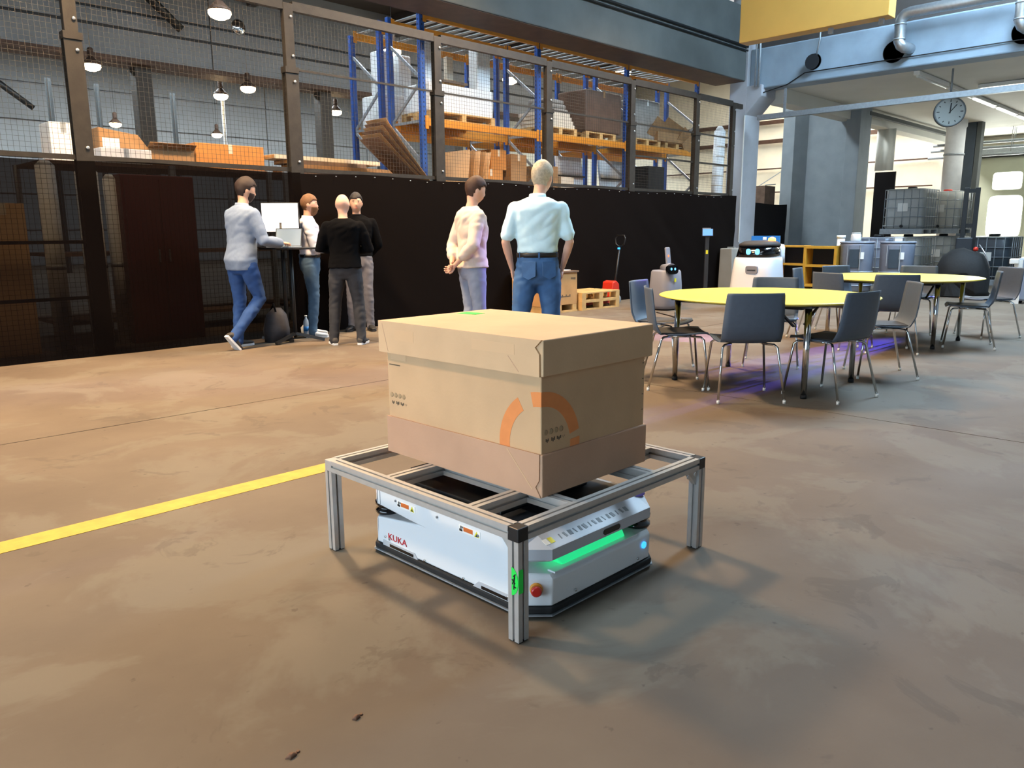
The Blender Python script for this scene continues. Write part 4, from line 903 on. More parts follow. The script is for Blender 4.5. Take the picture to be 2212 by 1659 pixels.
P5 = build_person('man in beige sweater and light grey trousers with hands behind his back', (5.32, 5.85), D(-18), 1.80,
    dict(yaw=D(-4), nod=D(14), headx=.02, legL=((.02, .10, .50), (-.04, .11, .085), 0), legR=((.03, -.10, .50), (-.03, -.11, .085), 0),
         arms={'L': ((-.10, .25, 1.14), (-.20, .05, .96), (-.35, -1, -.45), (-1, 0, 0), .9), 'R': ((-.10, -.25, 1.14), (-.21, -.06, .95), (-.3, 1, -.5), (-1, 0, 0), .9)}),
    dict(hair='hair_auburn', vol=.018, skin='skin_pink', top='beige_knit', topname='sweater', hem=.92, bulk=.022, flare=.02, sleeve=.78, trousers='chino_grey', shoe='shoe_white', wrinkle=.009))
P6 = build_person('grey-haired man in pale blue polo shirt and blue jeans, hand in pocket', (4.98, 4.63), D(48), 1.85,
    dict(yaw=D(-30), nod=D(5), heady=-.045, headx=.02, legL=((.0, .15, .50), (-.05, .19, .085), 0), legR=((.02, -.12, .50), (-.03, -.14, .085), 0), toe=.2,
         arms={'L': ((-.01, .27, 1.15), (.06, .215, .93), (.3, -.15, -1), (0, -1, 0), .4), 'R': ((-.02, -.27, 1.15), (.07, -.22, .93), (.3, .15, -1), (0, 1, 0), .4)}),
    dict(hair='hair_grey', vol=.018, skin='skin_pink', top='polo', topname='polo_shirt', hem=1.058, bulk=.024, flare=-.006, sleeve=.5, trousers='denim_mid', loose=1.15, belt=True, pockets=True, shoe='shoe_grey', collar=True, wrinkle=.008, wsc=6))
# ------------------------------------------------------------------ pallet racking behind the fence
RX = [8.5, 11.3, 14.08, 16.86]; ROWS = ((10.5, 11.35), (11.62, 12.47)); RH = {10.5: 4.95, 11.35: 4.85, 11.62: 4.85, 12.47: 4.75}
rows_lab = ['front row of blue and orange pallet racking just behind the fence', 'rear row of blue and orange pallet racking, back to back with the front row']
upm = {}
for ri, (ya, yb) in enumerate(ROWS):
    rk = thing('pallet_rack', rows_lab[ri], 'rack', (0, 0, 0), 0, 'pallet racks')
    for x in RX:
        for y in (ya, yb):
            u = MB().box(x - .05, x + .05, y - .04, y + .04, 0, RH[y]).build('upright', 'rack_blue', rk, bevel=.006)
            if ri == 0 and y == ya:
                hl = MB()
                for k in range(60): hl.box(x - .008, x + .008, y - .0412, y - .039, .3 + k * .075, .33 + k * .075)
                q = hl.build('slot_row', 'black', u); q['kind'] = 'stuff'
                hl = MB()
                for k in range(60): hl.box(x - .0512, x - .049, y - .008, y + .008, .3 + k * .075, .33 + k * .075)
                q = hl.build('slot_row', 'black', u); q['kind'] = 'stuff'
            MB().box(x - .08, x + .08, y - .07, y + .07, 0, .012).build('foot_plate', 'galv_dull', u)
        zs = [.3, 1.0, 1.7, 2.4, 3.1, 3.75, 4.4]
        for k in range(len(zs) - 1):
            a, b = ((ya, zs[k]), (yb, zs[k + 1])) if k % 2 else ((yb, zs[k]), (ya, zs[k + 1]))
            MB().bar((x, a[0], a[1]), (x, b[0], b[1]), .03, .045).build('brace', 'brace', rk)
        for z in (.3, 3.1): MB().bar((x, ya, z), (x, yb, z), .03, .04).build('brace', 'brace', rk)
    for i in range(3):
        a, b = RX[i] + .05, RX[i + 1] - .05
        for z0, z1, yy in ((3.02, 3.15, (ya, yb)), (4.68, 4.80, (ya, yb)), (1.90, 2.02, (ya, yb))):
            for y in yy:
                bm2 = MB().box(a, b, y - .045, y + .0, z0, z1).build('load_beam', 'rack_orange', rk, bevel=.004)
                for x in (a, b - .03 if False else b): MB().box(x - .035, x + .035, y - .055, y - .046, z0 - .05, z1 + .03).build('end_connector', 'rack_orange', bm2)
        # wire-deck slats on the top level
        for k in range(12):
            x = a + (b - a) * (k + .3) / 12
            if ri == 0 or k % 2 == 0: MB().box(x, x + .09, ya, yb, 4.801, 4.815).build('deck_slat', 'galv_dull', rk)
def boxobj(name, label, cat, x0, x1, y0, y1, z0, z1, m, group=None, rz=0, bevel=.01, flaps=None, tape=None):
    """a carton: body mesh plus tape strip / flaps so that it reads as a carton"""
    cx, cy = (x0 + x1) / 2, (y0 + y1) / 2; w, d, hh = x1 - x0, y1 - y0, z1 - z0
    o = MB().box(-w / 2, w / 2, -d / 2, d / 2, 0, hh).build(name, m, None, (cx, cy, z0), rz, bevel); tag(o, label, cat, group)
    if tape:
        MB().box(-.03, .03, -d / 2 - .002, d / 2 + .002, hh - .002, hh + .002).box(-.03, .03, -d / 2 - .003, -d / 2, hh - .12, hh + .002).build('tape', tape, o)
    if flaps:
        MB().obox((0, -d / 2 - .05, hh + .03), (w, .12, .006), (-.5, 0, 0)).build('flap', m, o); MB().obox((-w / 2 - .05, 0, hh + .03), (.12, d, .006), (0, .5, 0)).build('flap', m, o)
    return o
def pallet_at(x, y, z, label, m='pallet_wood', w=1.0, d=.8):
    p = thing('wooden_pallet', label, 'pallet', (x, y, z), 0, 'pallets on the racking'); pallet_mb(p, w, d, m); return p
L1 = 3.151
pallet_at(9.45, 10.93, L1, 'pallet under the white foam blocks on the front racking', 'pallet_wood', 1.5, .8)
PT = L1 + .145
fo = [(8.72, 10.2, 10.58, 11.28, PT, PT + .46, 'broad white foam slab block lying on the racking pallet'),
      (8.74, 8.98, 10.7, 10.9, PT + .461, PT + 1.22, 'tall white foam column nearest the left end of the front racking'),
      (9.86, 10.18, 10.62, 10.86, PT + .461, PT + 1.20, 'tall white foam column at the right end of the foam slab')]
for a in fo: boxobj('foam_block', a[6], 'foam block', *a[:6], 'foam_white', 'white foam blocks', bevel=.025)
boxobj('foam_block', 'white foam block stack in the rear racking row, far left', 'foam block', 8.62, 9.5, 11.7, 12.4, L1, L1 + .55, 'foam_white', 'white foam blocks', bevel=.03)
boxobj('foam_block', 'tall thin white foam column in the rear racking row', 'foam block', 8.66, 8.92, 11.85, 12.15, L1 + .551, L1 + 1.3, 'foam_white', 'white foam blocks', bevel=.03)
boxobj('foam_block', 'second tall white foam column in the rear racking row', 'foam block', 9.08, 9.36, 11.85, 12.15, L1 + .551, L1 + 1.28, 'foam_white', 'white foam blocks', bevel=.03)
wd = thing('wooden_stool', 'upturned pale wooden stool lying on the white foam slab', 'stool', (9.42, 10.9, PT + .461))
MB().box(-.28, .28, -.2, .2, .06, .10).build('seat_board', 'pallet_dark', wd)
MB().box(-.24, .24, -.16, -.12, 0, .06).box(-.24, .24, .12, .16, 0, .06).build('rail', 'wood', wd)
MB().box(-.08, .06, -.06, .02, .10, .52).build('back_post', 'card_pale', wd); MB().box(-.12, .10, -.1, .06, .10, .13).build('block', 'wood', wd)
pallet_at(12.0, 10.93, L1, 'pallet under the grey boards in the middle racking bay')
for k in range(4):
    o = boxobj('board_stack', ['lowest', 'second', 'third', 'topmost'][k] + ' pale grey board of the stack in the middle racking bay', 'board', 11.6 - .02 * k, 12.45 - .05 * k, 10.55, 11.25, PT + k * .071, PT + k * .071 + .07, 'card_pale', 'grey boards', bevel=.006)
for k in range(3): boxobj('film_bundle', ['lower', 'middle', 'upper'][k] + ' grey foil bundle on the pale boards', 'bundle', 11.65, 12.3 - .06 * k, 10.6, 11.1, PT + .286 + k * .083, PT + .368 + k * .083, 'film_grey', 'foil bundles', rz=.05 * k, bevel=.025)
pallet_at(13.28, 10.93, L1, 'pallet under the big brown wrapped load')
boxobj('wrapped_load', 'big dark brown stretch-wrapped load on the middle racking bay', 'load', 12.75, 13.95, 10.52, 11.28, PT, PT + .82, 'film_brown', bevel=.03, tape='card_dark')
pallet_at(14.95, 10.93, L1, 'pallet under the grey wrapped load'); pallet_at(16.15, 10.93, L1, 'rightmost pallet on the front racking')
boxobj('wrapped_load', 'grey film-wrapped load in the right racking bay', 'load', 14.55, 15.5, 10.6, 11.28, PT, PT + .85, 'film_grey', bevel=.04, tape='label_white')
tc_ = thing('torn_carton', 'torn brown carton sheets hanging over the right racking bay edge', 'carton', (15.95, 10.75, PT))
for (c, sz, r_) in (((-.55, -.22, .22), (.7, .012, .42), (.5, .3, .1)), ((-.1, -.25, .28), (.75, .012, .35), (.6, .25, .05)), ((.45, -.27, .12), (.55, .012, .34), (.45, .35, .15)), ((.5, -.3, -.06), (.34, .012, .3), (.2, .9, .1)), ((0, 0, .10), (1.3, .5, .2), (0, 0, 0))):
    MB().obox(c, sz, r_).build('carton_sheet', 'card_dark', tc_)
# low cartons visible just above the netting
low = [(9.95, 10.55, 10.7, 11.2, 2.02, 2.42, 'card_orange', 'orange-brown carton on the lower rack level behind the auburn-haired man'),
       (10.25, 10.65, 10.7, 11.2, 2.421, 2.78, 'card_orange', 'smaller carton stacked on the orange-brown carton'),
       (10.72, 11.15, 10.65, 11.2, 2.02, 2.72, 'card_dark', 'tall brown carton beside the blue upright on the lower rack level'),
       (11.45, 12.0, 10.6, 11.2, 2.02, 2.55, 'card_dark', 'brown carton right of the blue upright on the lower rack level'),
       (12.1, 12.5, 10.6, 11.0, 2.02, 2.36, 'card_pale', 'pale carton behind the grey-haired man'),
       (12.6, 13.95, 10.52, 10.9, 2.02, 2.22, 'card_orange', 'long flat orange-brown carton on the lower middle rack level')]
for a in low: boxobj('carton', a[7], 'carton', *a[:6], a[6], 'cartons on the lower rack level', bevel=.006, tape='card_pale')
for (x0, x1, lb) in ((12.75, 13.6, 'white panel leaning in the lower middle rack bay'), (14.2, 15.1, 'white panel leaning in the lower right rack bay')):
    o = MB().obox((0, 0, .42), (x1 - x0, .03, .82), (-.12, 0, 0)).build('leaning_foam_board', 'foam_white', None, ((x0 + x1) / 2, 11.3, 2.03)); tag(o, lb, 'panel', 'white panels')
    MB().obox((0, -.06, .42), (x1 - x0 + .03, .012, .03), (-.12, 0, 0)).build('edge_strip', 'wall_joint', o)
boxobj('duct_crate', 'black vented box on the lower right rack bay', 'box', 15.25, 15.9, 10.7, 11.2, 2.02, 2.75, 'black_plastic', bevel=.01, tape='dark_plate')
# white foil roll leaning beside the pillar
rl = MB().tube([(0, 0, 0), (.06, .02, 2.2), (.12, .04, 3.55)], .13, 20).tube([(.118, .04, 3.55), (.122, .04, 3.66)], [.12, .05], 20).build('foil_roll', 'foam_white', None, (16.65, 9.75, 0)); tag(rl, 'tall white wrapped roll leaning in the corner by the pillar', 'roll')
for k in range(6): MB().tube([(.06 + k * .012, .02, 2.3 + k * .22), (.062 + k * .012, .02, 2.32 + k * .22)], .133, 20).build('wrap_band', 'card_pale', rl)

# ------------------------------------------------------------------ goods left of the racking, standing on tall storage shelves behind the netting
def storage_shelf(x0, x1, y0, y1, z, label):
    t = thing('storage_shelf', label, 'shelf', ((x0 + x1) / 2, (y0 + y1) / 2, 0), 0, 'storage shelves behind the netting'); w, d = x1 - x0, y1 - y0
    for sx in (-1, 1):
        for sy in (-1, 1): MB().box(sx * w / 2 - .03, sx * w / 2 + .03, sy * d / 2 - .03, sy * d / 2 + .03, 0, z).build('post', 'galv_dull', t)
    for zz in (.25, z / 2, z): MB().box(-w / 2, w / 2, -d / 2, d / 2, zz - .04, zz).build('shelf_board', 'pallet_dark', t)
    return t
storage_shelf(2.7, 4.15, 10.2, 11.3, 2.12, 'steel storage shelf behind the netting at far left'); storage_shelf(4.25, 5.6, 10.4, 11.4, 2.14, 'steel storage shelf behind the netting carrying a long carton')
storage_shelf(5.8, 8.1, 10.3, 11.5, 2.14, 'steel storage shelf behind the netting carrying timber')
boxobj('white_carton', 'white lattice-printed carton on the far left shelf', 'carton', 2.9, 3.2, 10.5, 10.9, 2.121, 2.58, 'foam_white', bevel=.006, tape='galv_dull')
wc = thing('carton', 'brown carton with curved top on the far left shelf', 'carton', (3.75, 10.75, 2.121))
MB().prism([(-.32, 0), (.28, 0), (.28, .2), (.15, .38), (-.32, .44)], 'y', -.25, .25).build('body', 'card_dark', wc, bevel=.006); MB().box(-.28, -.08, -.253, -.25, .14, .32).build('white_label', 'label_white', wc)
boxobj('white_carton', 'flat white carton lying in front of the curved brown carton', 'carton', 3.35, 3.95, 10.25, 10.48, 2.121, 2.3, 'foam_white', bevel=.006, tape='galv_dull')
boxobj('carton', 'low square brown carton at the end of the far left shelf', 'carton', 4.0, 4.6, 10.5, 11.0, 2.141, 2.36, 'card_dark', bevel=.006, flaps=True)
boxobj('carton', 'long orange-brown carton on the second storage shelf', 'carton', 4.62, 5.6, 10.5, 10.8, 2.141, 2.47, 'card_orange', bevel=.006, tape='card_pale')
for k, (a, b_, z, mm) in enumerate(((5.85, 8.0, 0, 'pallet_wood'), (6.0, 7.9, .061, 'card_dark'), (5.9, 7.3, .122, 'pallet_dark'), (5.7, 7.6, .183, 'card_pale'))):
    o = MB().box(-(b_ - a) / 2, (b_ - a) / 2, -.18, .18, 0, .06).build('timber_plank', mm, None, ((a + b_) / 2, 10.55 + .03 * k, 2.141 + z), .02 * k); tag(o, ['lowest and brightest', 'second', 'third', 'topmost pale'][k] + ' plank of the timber stack behind the netting', 'plank', 'timber stack')
    MB().box(-(b_ - a) / 2 - .003, -(b_ - a) / 2, -.17, .17, .008, .052).build('end_grain', 'wood', o)
for k in range(6):
    y = 9.72 + k * .035; o = MB(); n = 10; rows = []
    for j in range(n + 1):
        tt = j / n; x = 8.1 - 1.05 * tt + .35 * math.sin(tt * PI) + .10 * k * (1 - tt); z = 1.31 + 1.6 * tt - .28 * math.sin(tt * PI) * tt - .05 * k * tt
        rows.append(((x, z), (x + .004, z + .006)))
    vs = []; wdt = .5
    for (p, q) in rows: vs += [(p[0], -wdt / 2, p[1]), (p[0], wdt / 2, p[1]), (q[0] + .003, wdt / 2, q[1]), (q[0] + .003, -wdt / 2, q[1])]
    fs = [(i * 4 + a, i * 4 + (a + 1) % 4, i * 4 + 4 + (a + 1) % 4, i * 4 + 4 + a) for i in range(n) for a in range(4)] + [(3, 2, 1, 0), (n * 4, n * 4 + 1, n * 4 + 2, n * 4 + 3)]
    oo = MB().add([(v[0] - 7.6, v[1], v[2] - 1.31) for v in vs], fs, 0, True).build('cardboard_sheet', 'card_brown' if k % 2 else 'card_dark', None, (7.6, y + .1, 1.31))
    tag(oo, ['frontmost', 'second', 'third', 'fourth', 'fifth', 'rearmost'][k] + ' bent cardboard sheet of the leaning bundle left of the racking', 'cardboard sheet', 'bent cardboard sheets')
for k in range(5):
    o = MB().obox((0, 0, .65), (.012, .7, 1.3), (0, .1 + .03 * k, 0)).build('cardboard_sheet', 'card_dark' if k % 2 else 'card', None, (8.75 + .1 * k, 10.05, 1.35 if False else 1.3)); tag(o, ['leftmost', 'second', 'middle', 'fourth', 'rightmost'][k] + ' upright cardboard sheet beside the first blue racking upright', 'cardboard sheet', 'upright cardboard sheets')
sp_ = thing('storage_shelf', 'low shelf carrying the leaning cardboard sheets', 'shelf', (8.35, 9.9, 0)); MB().box(-1.2, 1.0, -.4, .45, 1.24, 1.3).build('shelf_board', 'pallet_dark', sp_)
for x in (-1.1, .9):
    for y in (-.35, .4): MB().box(x, x + .05, y - .025, y + .025, 0, 1.24).build('post', 'galv_dull', sp_)
# things faintly seen through the netting at the left
for k, (x, y, w, z0, z1) in enumerate(((2.55, 10.0, .16, 0, 2.0), (2.95, 10.0, .20, 0, 1.95), (3.25, 10.2, .12, 0, 1.9))):
    o = MB().tube([(0, 0, 0), (.0, 0, z1)], w * .6, 14).tube([(0, 0, z1), (0, 0, z1 + .05)], [w * .6, w * .3], 14).build('foil_roll', 'foam_white', None, (x, y - .45, 0)); tag(o, ['leftmost', 'middle', 'rightmost'][k] + ' pale upright roll showing through the netting at far left', 'roll', 'upright rolls behind the netting')
    MB().tube([(0, 0, .9), (0, 0, .95)], w * .62, 14).build('wrap_band', 'galv_dull', o)
rc = thing('red_cabinet', 'dark red cabinet showing through the netting behind the post', 'cabinet', (3.72, 9.75, 0)); MB().box(-.42, .42, -.2, .2, 0, 1.95).build('body', 'dark_red', rc, bevel=.01)
for x in (-.2, .2): d_ = MB().box(x - .19, x + .19, -.212, -.2, .06, 1.9).build('door', 'dark_red', rc); MB().box(x + (.13 if x < 0 else -.15), x + (.15 if x < 0 else -.13), -.225, -.212, .95, 1.1).build('handle', 'galv', d_)
boxobj('carton', 'pale carton on the floor behind the netting at the left picture edge', 'carton', 1.9, 2.3, 9.5, 9.9, 0, 1.6, 'card', bevel=.006, tape='card_pale')

# ------------------------------------------------------------------ high-bay lamps
def lamp(x, y, z, label, power, roof=8.9):
    t = thing('high_bay_lamp', label, 'lamp', (x, y, z), 0, 'high bay lamps')
    MB().lathe([(.23, 0), (.235, .01), (.22, .05), (.14, .12), (.07, .2), (.068, .2), (.135, .11), (.21, .045), (.222, .01)], 28).build('reflector', 'rust_and_lamp_brown', t)
    MB().lathe([(.07, .2), (.075, .24), (.075, .4), (.05, .43)], 20).build('ballast_housing', 'rust_and_lamp_brown', t)
    MB().lathe([(.222, .012), (.225, -.05), (.19, -.11), (.11, -.15), (.001, -.165)], 24).build('glowing_lens', 'lamp_glow', t)
    MB().tube([(0, 0, .42), (0, 0, roof - z)], .008, 6).build('suspension', 'black', t)
    if power:
        l = bpy.data.lights.new('lamp_light', 'SPOT'); l.energy = power; l.color = (1.0, .68, .38); l.spot_size = D(128); l.spot_blend = .7; l.shadow_soft_size = .35
        o = bpy.data.objects.new('lamp_light', l); COL.objects.link(o); o.parent = t; o.location = (0, 0, -.2)
    return t
LAMPS = [(7.77, 16.0, 5.7, 'largest glowing high bay lamp, top left of the picture', 420), (12.36, 16.4, 5.7, 'high bay lamp glowing behind the left racking uprights', 420), (17.0, 16.9, 5.7, 'high bay lamp glowing behind the middle racking uprights', 420),
         (18.6, 14.0, 5.7, 'high bay lamp glowing above the racking near the pillar', 0), (7.58, 23.15, 5.7, 'high bay lamp just right of the leftmost fence post', 300), (12.1, 23.4, 5.7, 'high bay lamp on the upper right of the lamp pair near the second post', 300), (12.07, 25.2, 5.7, 'high bay lamp above the pale pole', 0),
         (16.63, 25.6, 5.7, 'high bay lamp left of the first blue upright', 250), (11.9, 34.3, 5.7, 'small distant high bay lamp above the brown carton', 0), (16.4, 34.9, 5.7, 'small distant high bay lamp above the long orange-brown carton', 200), (26.8, 35.0, 5.7, 'tiny distant high bay lamp under the left rack beam', 0)]
for a in LAMPS: lamp(*a)
# the same lamps over the main bay, above the picture
for x, y, pw in ((-1.5, 7.3, 3500), (3.1, 7.3, 3700), (7.7, 7.3, 2800), (12.3, 7.3, 1000)): lamp(x, y, 6.6, 'high bay lamp over the main bay, above the picture', pw)
pole = MB().tube([(0, 0, 0), (0, 0, 5.6)], .06, 10).build('pale_pole', 'galv_dull', None, (12.3, 25.6, 0)); tag(pole, 'pale vertical pole below a lamp in the far bay', 'pole')
for x, y, lb in ((8.4, 30, 'left dark steel post in the far bay'), (9.9, 30, 'second dark steel post in the far bay'), (12.5, 30, 'third dark steel post in the far bay'), (19.5, 27, 'dark steel post in the far bay right of the second fence post')):
    o = MB().box(-.09, .09, -.02, .02, 0, 6.4).box(-.012, .012, -.09, .09, 0, 6.4).build('steel_post', 'wall_joint', None, (x, y, 0)); tag(o, lb, 'post', 'dark steel posts in the far bay')
mr = MB().lathe([(.001, .02), (.20, .0), (.24, -.03), (.24, -.05), (.2, -.1), (.05, -.14)], 24).build('round_mirror', 'chrome', None, (12.2, 23.9, 7.55)); mr.rotation_euler = (D(90), 0, 0); tag(mr, 'small round convex mirror high on the far bay wall', 'mirror')
dp = MB().tube([(0, 0, 0), (.75, .0, -.55), (1.9, 0, -1.5)], [.14, .13, .12], 12).lathe([(.2, -.05), (.2, .05)], 16, (0, 0, 0)).build('dark_diagonal', 'black_plastic', None, (8.35, 23.6, 8.6)); tag(dp, 'dark diagonal bar on the far bay wall at top left', 'pipe')  # dark tapering bar slanting down across the wall
dp2 = MB().tube([(0, 0, 0), (.9, 0, -.7), (1.7, 0, -1.3)], [.13, .12, .11], 12).lathe([(.18, -.05), (.18, .05)], 16).build('dark_diagonal', 'black_plastic', None, (7.9, 36.5, 7.6)); tag(dp2, 'second dark diagonal bar behind the leftmost fence post', 'pipe')

# ------------------------------------------------------------------ crane girder, ducts, channel, clock, tubes
cg = thing('crane_girder', 'yellow crane box girder hanging below the roof at top right', 'girder', (15.0, 6.9, 4.93))
MB().box(-.16, .16, -1.42, 1.42, 0, .95).build('girder', 'crane_yellow', cg, bevel=.008); MB().box(-.2, .2, -1.42, 1.42, .95, .98).build('top_flange', 'crane_yellow', cg)
for y in (-1.0, 1.0): MB().box(-.05, .05, y - .05, y + .05, .98, 3.9).build('hanger', 'roof_dark', cg)
for y in (-.35, -1.25): MB().box(-.03, .03, y - .04, y + .04, -.10, 0).build('lower_bracket', 'galv_dull', cg)
def duct(y, label, up=1.6):
    t = thing('ventilation_duct', label, 'duct', (17.3, y, 4.87)); pts = [(.3, -.0, 0), (.18, .0, 0), (.05, .03, .0), (0, .08, .04), (0, .12, .12), (0, .12, .5), (0, .10, .56), (0, .04, .62), (0, -.05, .64), (0, -up, .64)]
    MB().tube(pts, .105, 18).build('pipe', 'galv', t)
    for p in ((0, .12, .16), (0, .12, .44)): MB().tube([(p[0], p[1], p[2] - .012), (p[0], p[1], p[2] + .012)], .114, 18).build('pipe_collar', 'galv_dull', t)
duct(6.02, 'silver ventilation duct bending into the round opening right of the yellow girder', 8); duct(3.92, 'silver ventilation duct at the right picture edge', .3)
fn = xb; o = MB().lathe([(.16, 0), (.15, .02), (.06, .16), (.03, .2)], 20).build('vent_cone', 'dark_plate', fn, (17.42, 7.98, 4.9)); o.rotation_euler = (0, D(90), 0)
MB().tube([(17.5, 7.93, 5.0), (17.48, 7.86, 5.35), (17.48, 7.86, 5.6)], .018, 8).build('thin_pipe', 'galv_dull', fn)
ch = thing('steel_channel', 'long pale steel channel spanning below the concrete cross beam', 'channel', (17.35, 2.0, 3.78))
MB().prism([(-.06, 0), (.06, 0), (.06, .012), (-.048, .012), (-.048, .098), (.06, .098), (.06, .11), (-.06, .11)], 'y', -8, 7.15).build('profile', 'galv_dull', ch)
for y in (6.5, -3): MB().box(-.05, -.03, y - .03, y + .03, .11, .62).build('hanger', 'galv_dull', ch)
ck = thing('wall_clock', 'round station clock, dial greyed for shade, hanging under the annex ceiling', 'clock', (18.45, 5.42, 3.67), D(205))
o = MB().lathe([(.285, -.06), (.3, -.05), (.3, .05), (.275, .06), (.27, .05)], 40).build('case', 'clock_rim', ck); o.rotation_euler = (0, D(90), 0)
o = MB().lathe([(.268, .0), (.268, .052)], 40).build('dial', 'clock_face_shaded', ck); o.rotation_euler = (0, D(90), 0)
for k in range(12):
    a = D(30 * k); MB().obox((.055, .22 * math.sin(a), .22 * math.cos(a)), (.004, .016, .055 if k % 3 == 0 else .035), (-a, 0, 0)).build('hour_mark', 'black', ck)
MB().bar((.06, 0, -.03), (.06, .012, .17), .006, .024).build('hour_hand', 'black', ck)
MB().bar((.063, -.02, -.03), (.063, .12, .14), .006, .018).build('minute_hand', 'black', ck)
MB().tube([(-.05, 0, .295), (-.05, 0, .87)], .02, 8).build('hanger', 'galv_dull', ck)
ftl = []
for i, (x0, x1, lit) in enumerate(((18.2, 20.2, 0), (20.4, 22.2, 0), (22.3, 24.3, 1), (24.5, 26.5, 1), (26.7, 28.7, 1))):
    t = thing('tube_light', ['nearest unlit', 'second unlit', 'first lit', 'second lit', 'farthest lit'][i] + ' fluorescent tube fitting of the row on the annex ceiling', 'light', (x0, 6.05, 4.42), 0, 'annex tube lights')
    MB().box(0, x1 - x0, -.06, .06, .04, .12).build('housing', 'label_white', t); MB().tube([(.05, 0, .02), (x1 - x0 - .05, 0, .02)], .028, 10).build('tube', 'tube_glow' if lit else 'label_white', t)
    if lit:
        l = bpy.data.lights.new('tube_lamp', 'AREA'); l.shape = 'RECTANGLE'; l.size = 1.8; l.size_y = .1; l.energy = 60; l.color = (.97, 1, .93)
        o = bpy.data.objects.new('tube_lamp', l); COL.objects.link(o); o.parent = t; o.location = ((x1 - x0) / 2, 0, -.03)
t = thing('tube_light', 'lit fluorescent tube at the right picture edge above the channel', 'light', (21.0, 3.6, 4.42), 0, 'annex tube lights')
MB().box(-.06, .06, 0, 2.0, .04, .12).build('housing', 'label_white', t); MB().tube([(0, .05, .02), (0, 1.95, .02)], .03, 10).build('tube', 'tube_glow', t)

# ------------------------------------------------------------------ annex: gate, white duct, sheet, black panels, pipes
gt = struct(MB().box(-.08, .08, 4.6, 8.6, 0, 3.8).build('door_1', 'door_green', None, (32.9, 0, 0), bevel=.01))
for y0, y1, z0, z1 in ((7.05, 7.98, 2.66, 3.28), (6.95, 8.05, .98, 2.46), (4.9, 6.2, 2.66, 3.28), (4.9, 6.3, .98, 2.46)):
    w, hh = (y1 - y0) / 2, (z1 - z0) / 2; c = (-.085, (y0 + y1) / 2, (z0 + z1) / 2)
    MB().rings([ellipse_ring(c, (0, 1, 0), (0, 0, 1), w, hh, 40, 7), ellipse_ring((-.095, c[1], c[2]), (0, 1, 0), (0, 0, 1), w, hh, 40, 7)], smooth=False).build('pane', 'gate_glass', gt)
    MB().rings([ellipse_ring((-.07, c[1], c[2]), (0, 1, 0), (0, 0, 1), w + .05, hh + .05, 40, 7), ellipse_ring((-.088, c[1], c[2]), (0, 1, 0), (0, 0, 1), w + .045, hh + .045, 40, 7)], smooth=False).build('window_seal', 'door_green', gt)
st_ = struct(MB().box(32.82, 32.98, 8.66, 9.0, 0, 3.6).build('window_2', 'gate_glass')); MB().box(32.78, 32.98, 8.6, 8.66, 0, 3.9).build('door_post', 'dark_plate', st_); MB().box(32.7, 33, 9.0, 9.25, 0, 4.5).build('door_post', 'dark_plate', st_)
struct(MB().box(32.6, 33, 4.4, 9.2, 3.85, 4.2).build('trim_1', 'galv_dull'))
wdk = MB().lathe([(.27, 0), (.27, 4.3), (.30, 4.35), (.30, 4.55)], 24).build('round_duct', 'foam_white', None, (27.2, 7.75, 0)); tag(wdk, 'thick white round column rising to the annex ceiling', 'column'); MB().lathe([(.29, 3.5), (.29, 3.56)], 24).build('pipe_collar', 'galv_dull', wdk)
bk = thing('dark_pillar', 'dark steel pillar right of the white round column', 'pillar', (28.2, 7.62, 0)); MB().box(-.15, .15, -.2, .2, 0, 4.55).build('shaft', 'tank_dark', bk, bevel=.01); MB().box(-.16, .16, -.35, -.22, 0, 4.55).build('side_plate', 'concrete_dark', bk)
bs = MB(); n = 14
bs.add([(0, -.26 + .52 * k / n, z) for z in (3.02, 4.225) for k in range(n + 1)], [(k, k + 1, n + 2 + k, n + 1 + k) for k in range(n)], 0, True)
bs.v = [(.04 * math.sin(v[1] * 22), v[1], v[2]) for v in bs.v]; o = bs.build('plastic_sheet', 'ceiling_white', None, (25, 9.0, 0)); tag(o, 'hanging white and pale green plastic sheet in the annex opening', 'sheet'); sd2 = o.modifiers.new('s', 'SOLIDIFY'); sd2.thickness = .01
for (x, y0, y1, z1, lb) in ((25.3, 8.75, 9.35, 3.0, 'tall black partition panel beside the stacked tanks'), (24.6, 9.45, 9.85, 2.48, 'lower black partition panel right of the grey column')):
    p = thing('partition_panel', lb, 'panel', (x, (y0 + y1) / 2, 0)); MB().box(-.03, .03, -(y1 - y0) / 2, (y1 - y0) / 2, .06, z1).build('board', 'net_solid', p); MB().box(-.25, .25, -.03, .03, 0, .06).build('foot', 'galv_dull', p)
nb_ = netting('shade_netting', 18.3, 21.9, 10.5, 2.02, 60, 14, '', .04, 3, 'net_solid'); tag(nb_, 'black netting screen between the pillar and the grey column', 'netting')
db = thing('dark_bin', 'dark wire bin standing high beside the grey column', 'bin', (21.0, 10.9, 0)); MB().box(-.3, .3, -.3, .3, 1.9, 2.5).build('bin', 'pallet_dark', db); MB().box(-.04, .04, -.04, .04, 0, 1.9).box(-.3, .3, -.3, .3, 0, .03).build('pedestal', 'dark_plate', db); MB().tube([(-.3, -.3, 2.52), (.3, -.3, 2.56), (.3, .3, 2.52), (-.3, .3, 2.56)], .012, 6).build('wire_rim', 'galv', db)
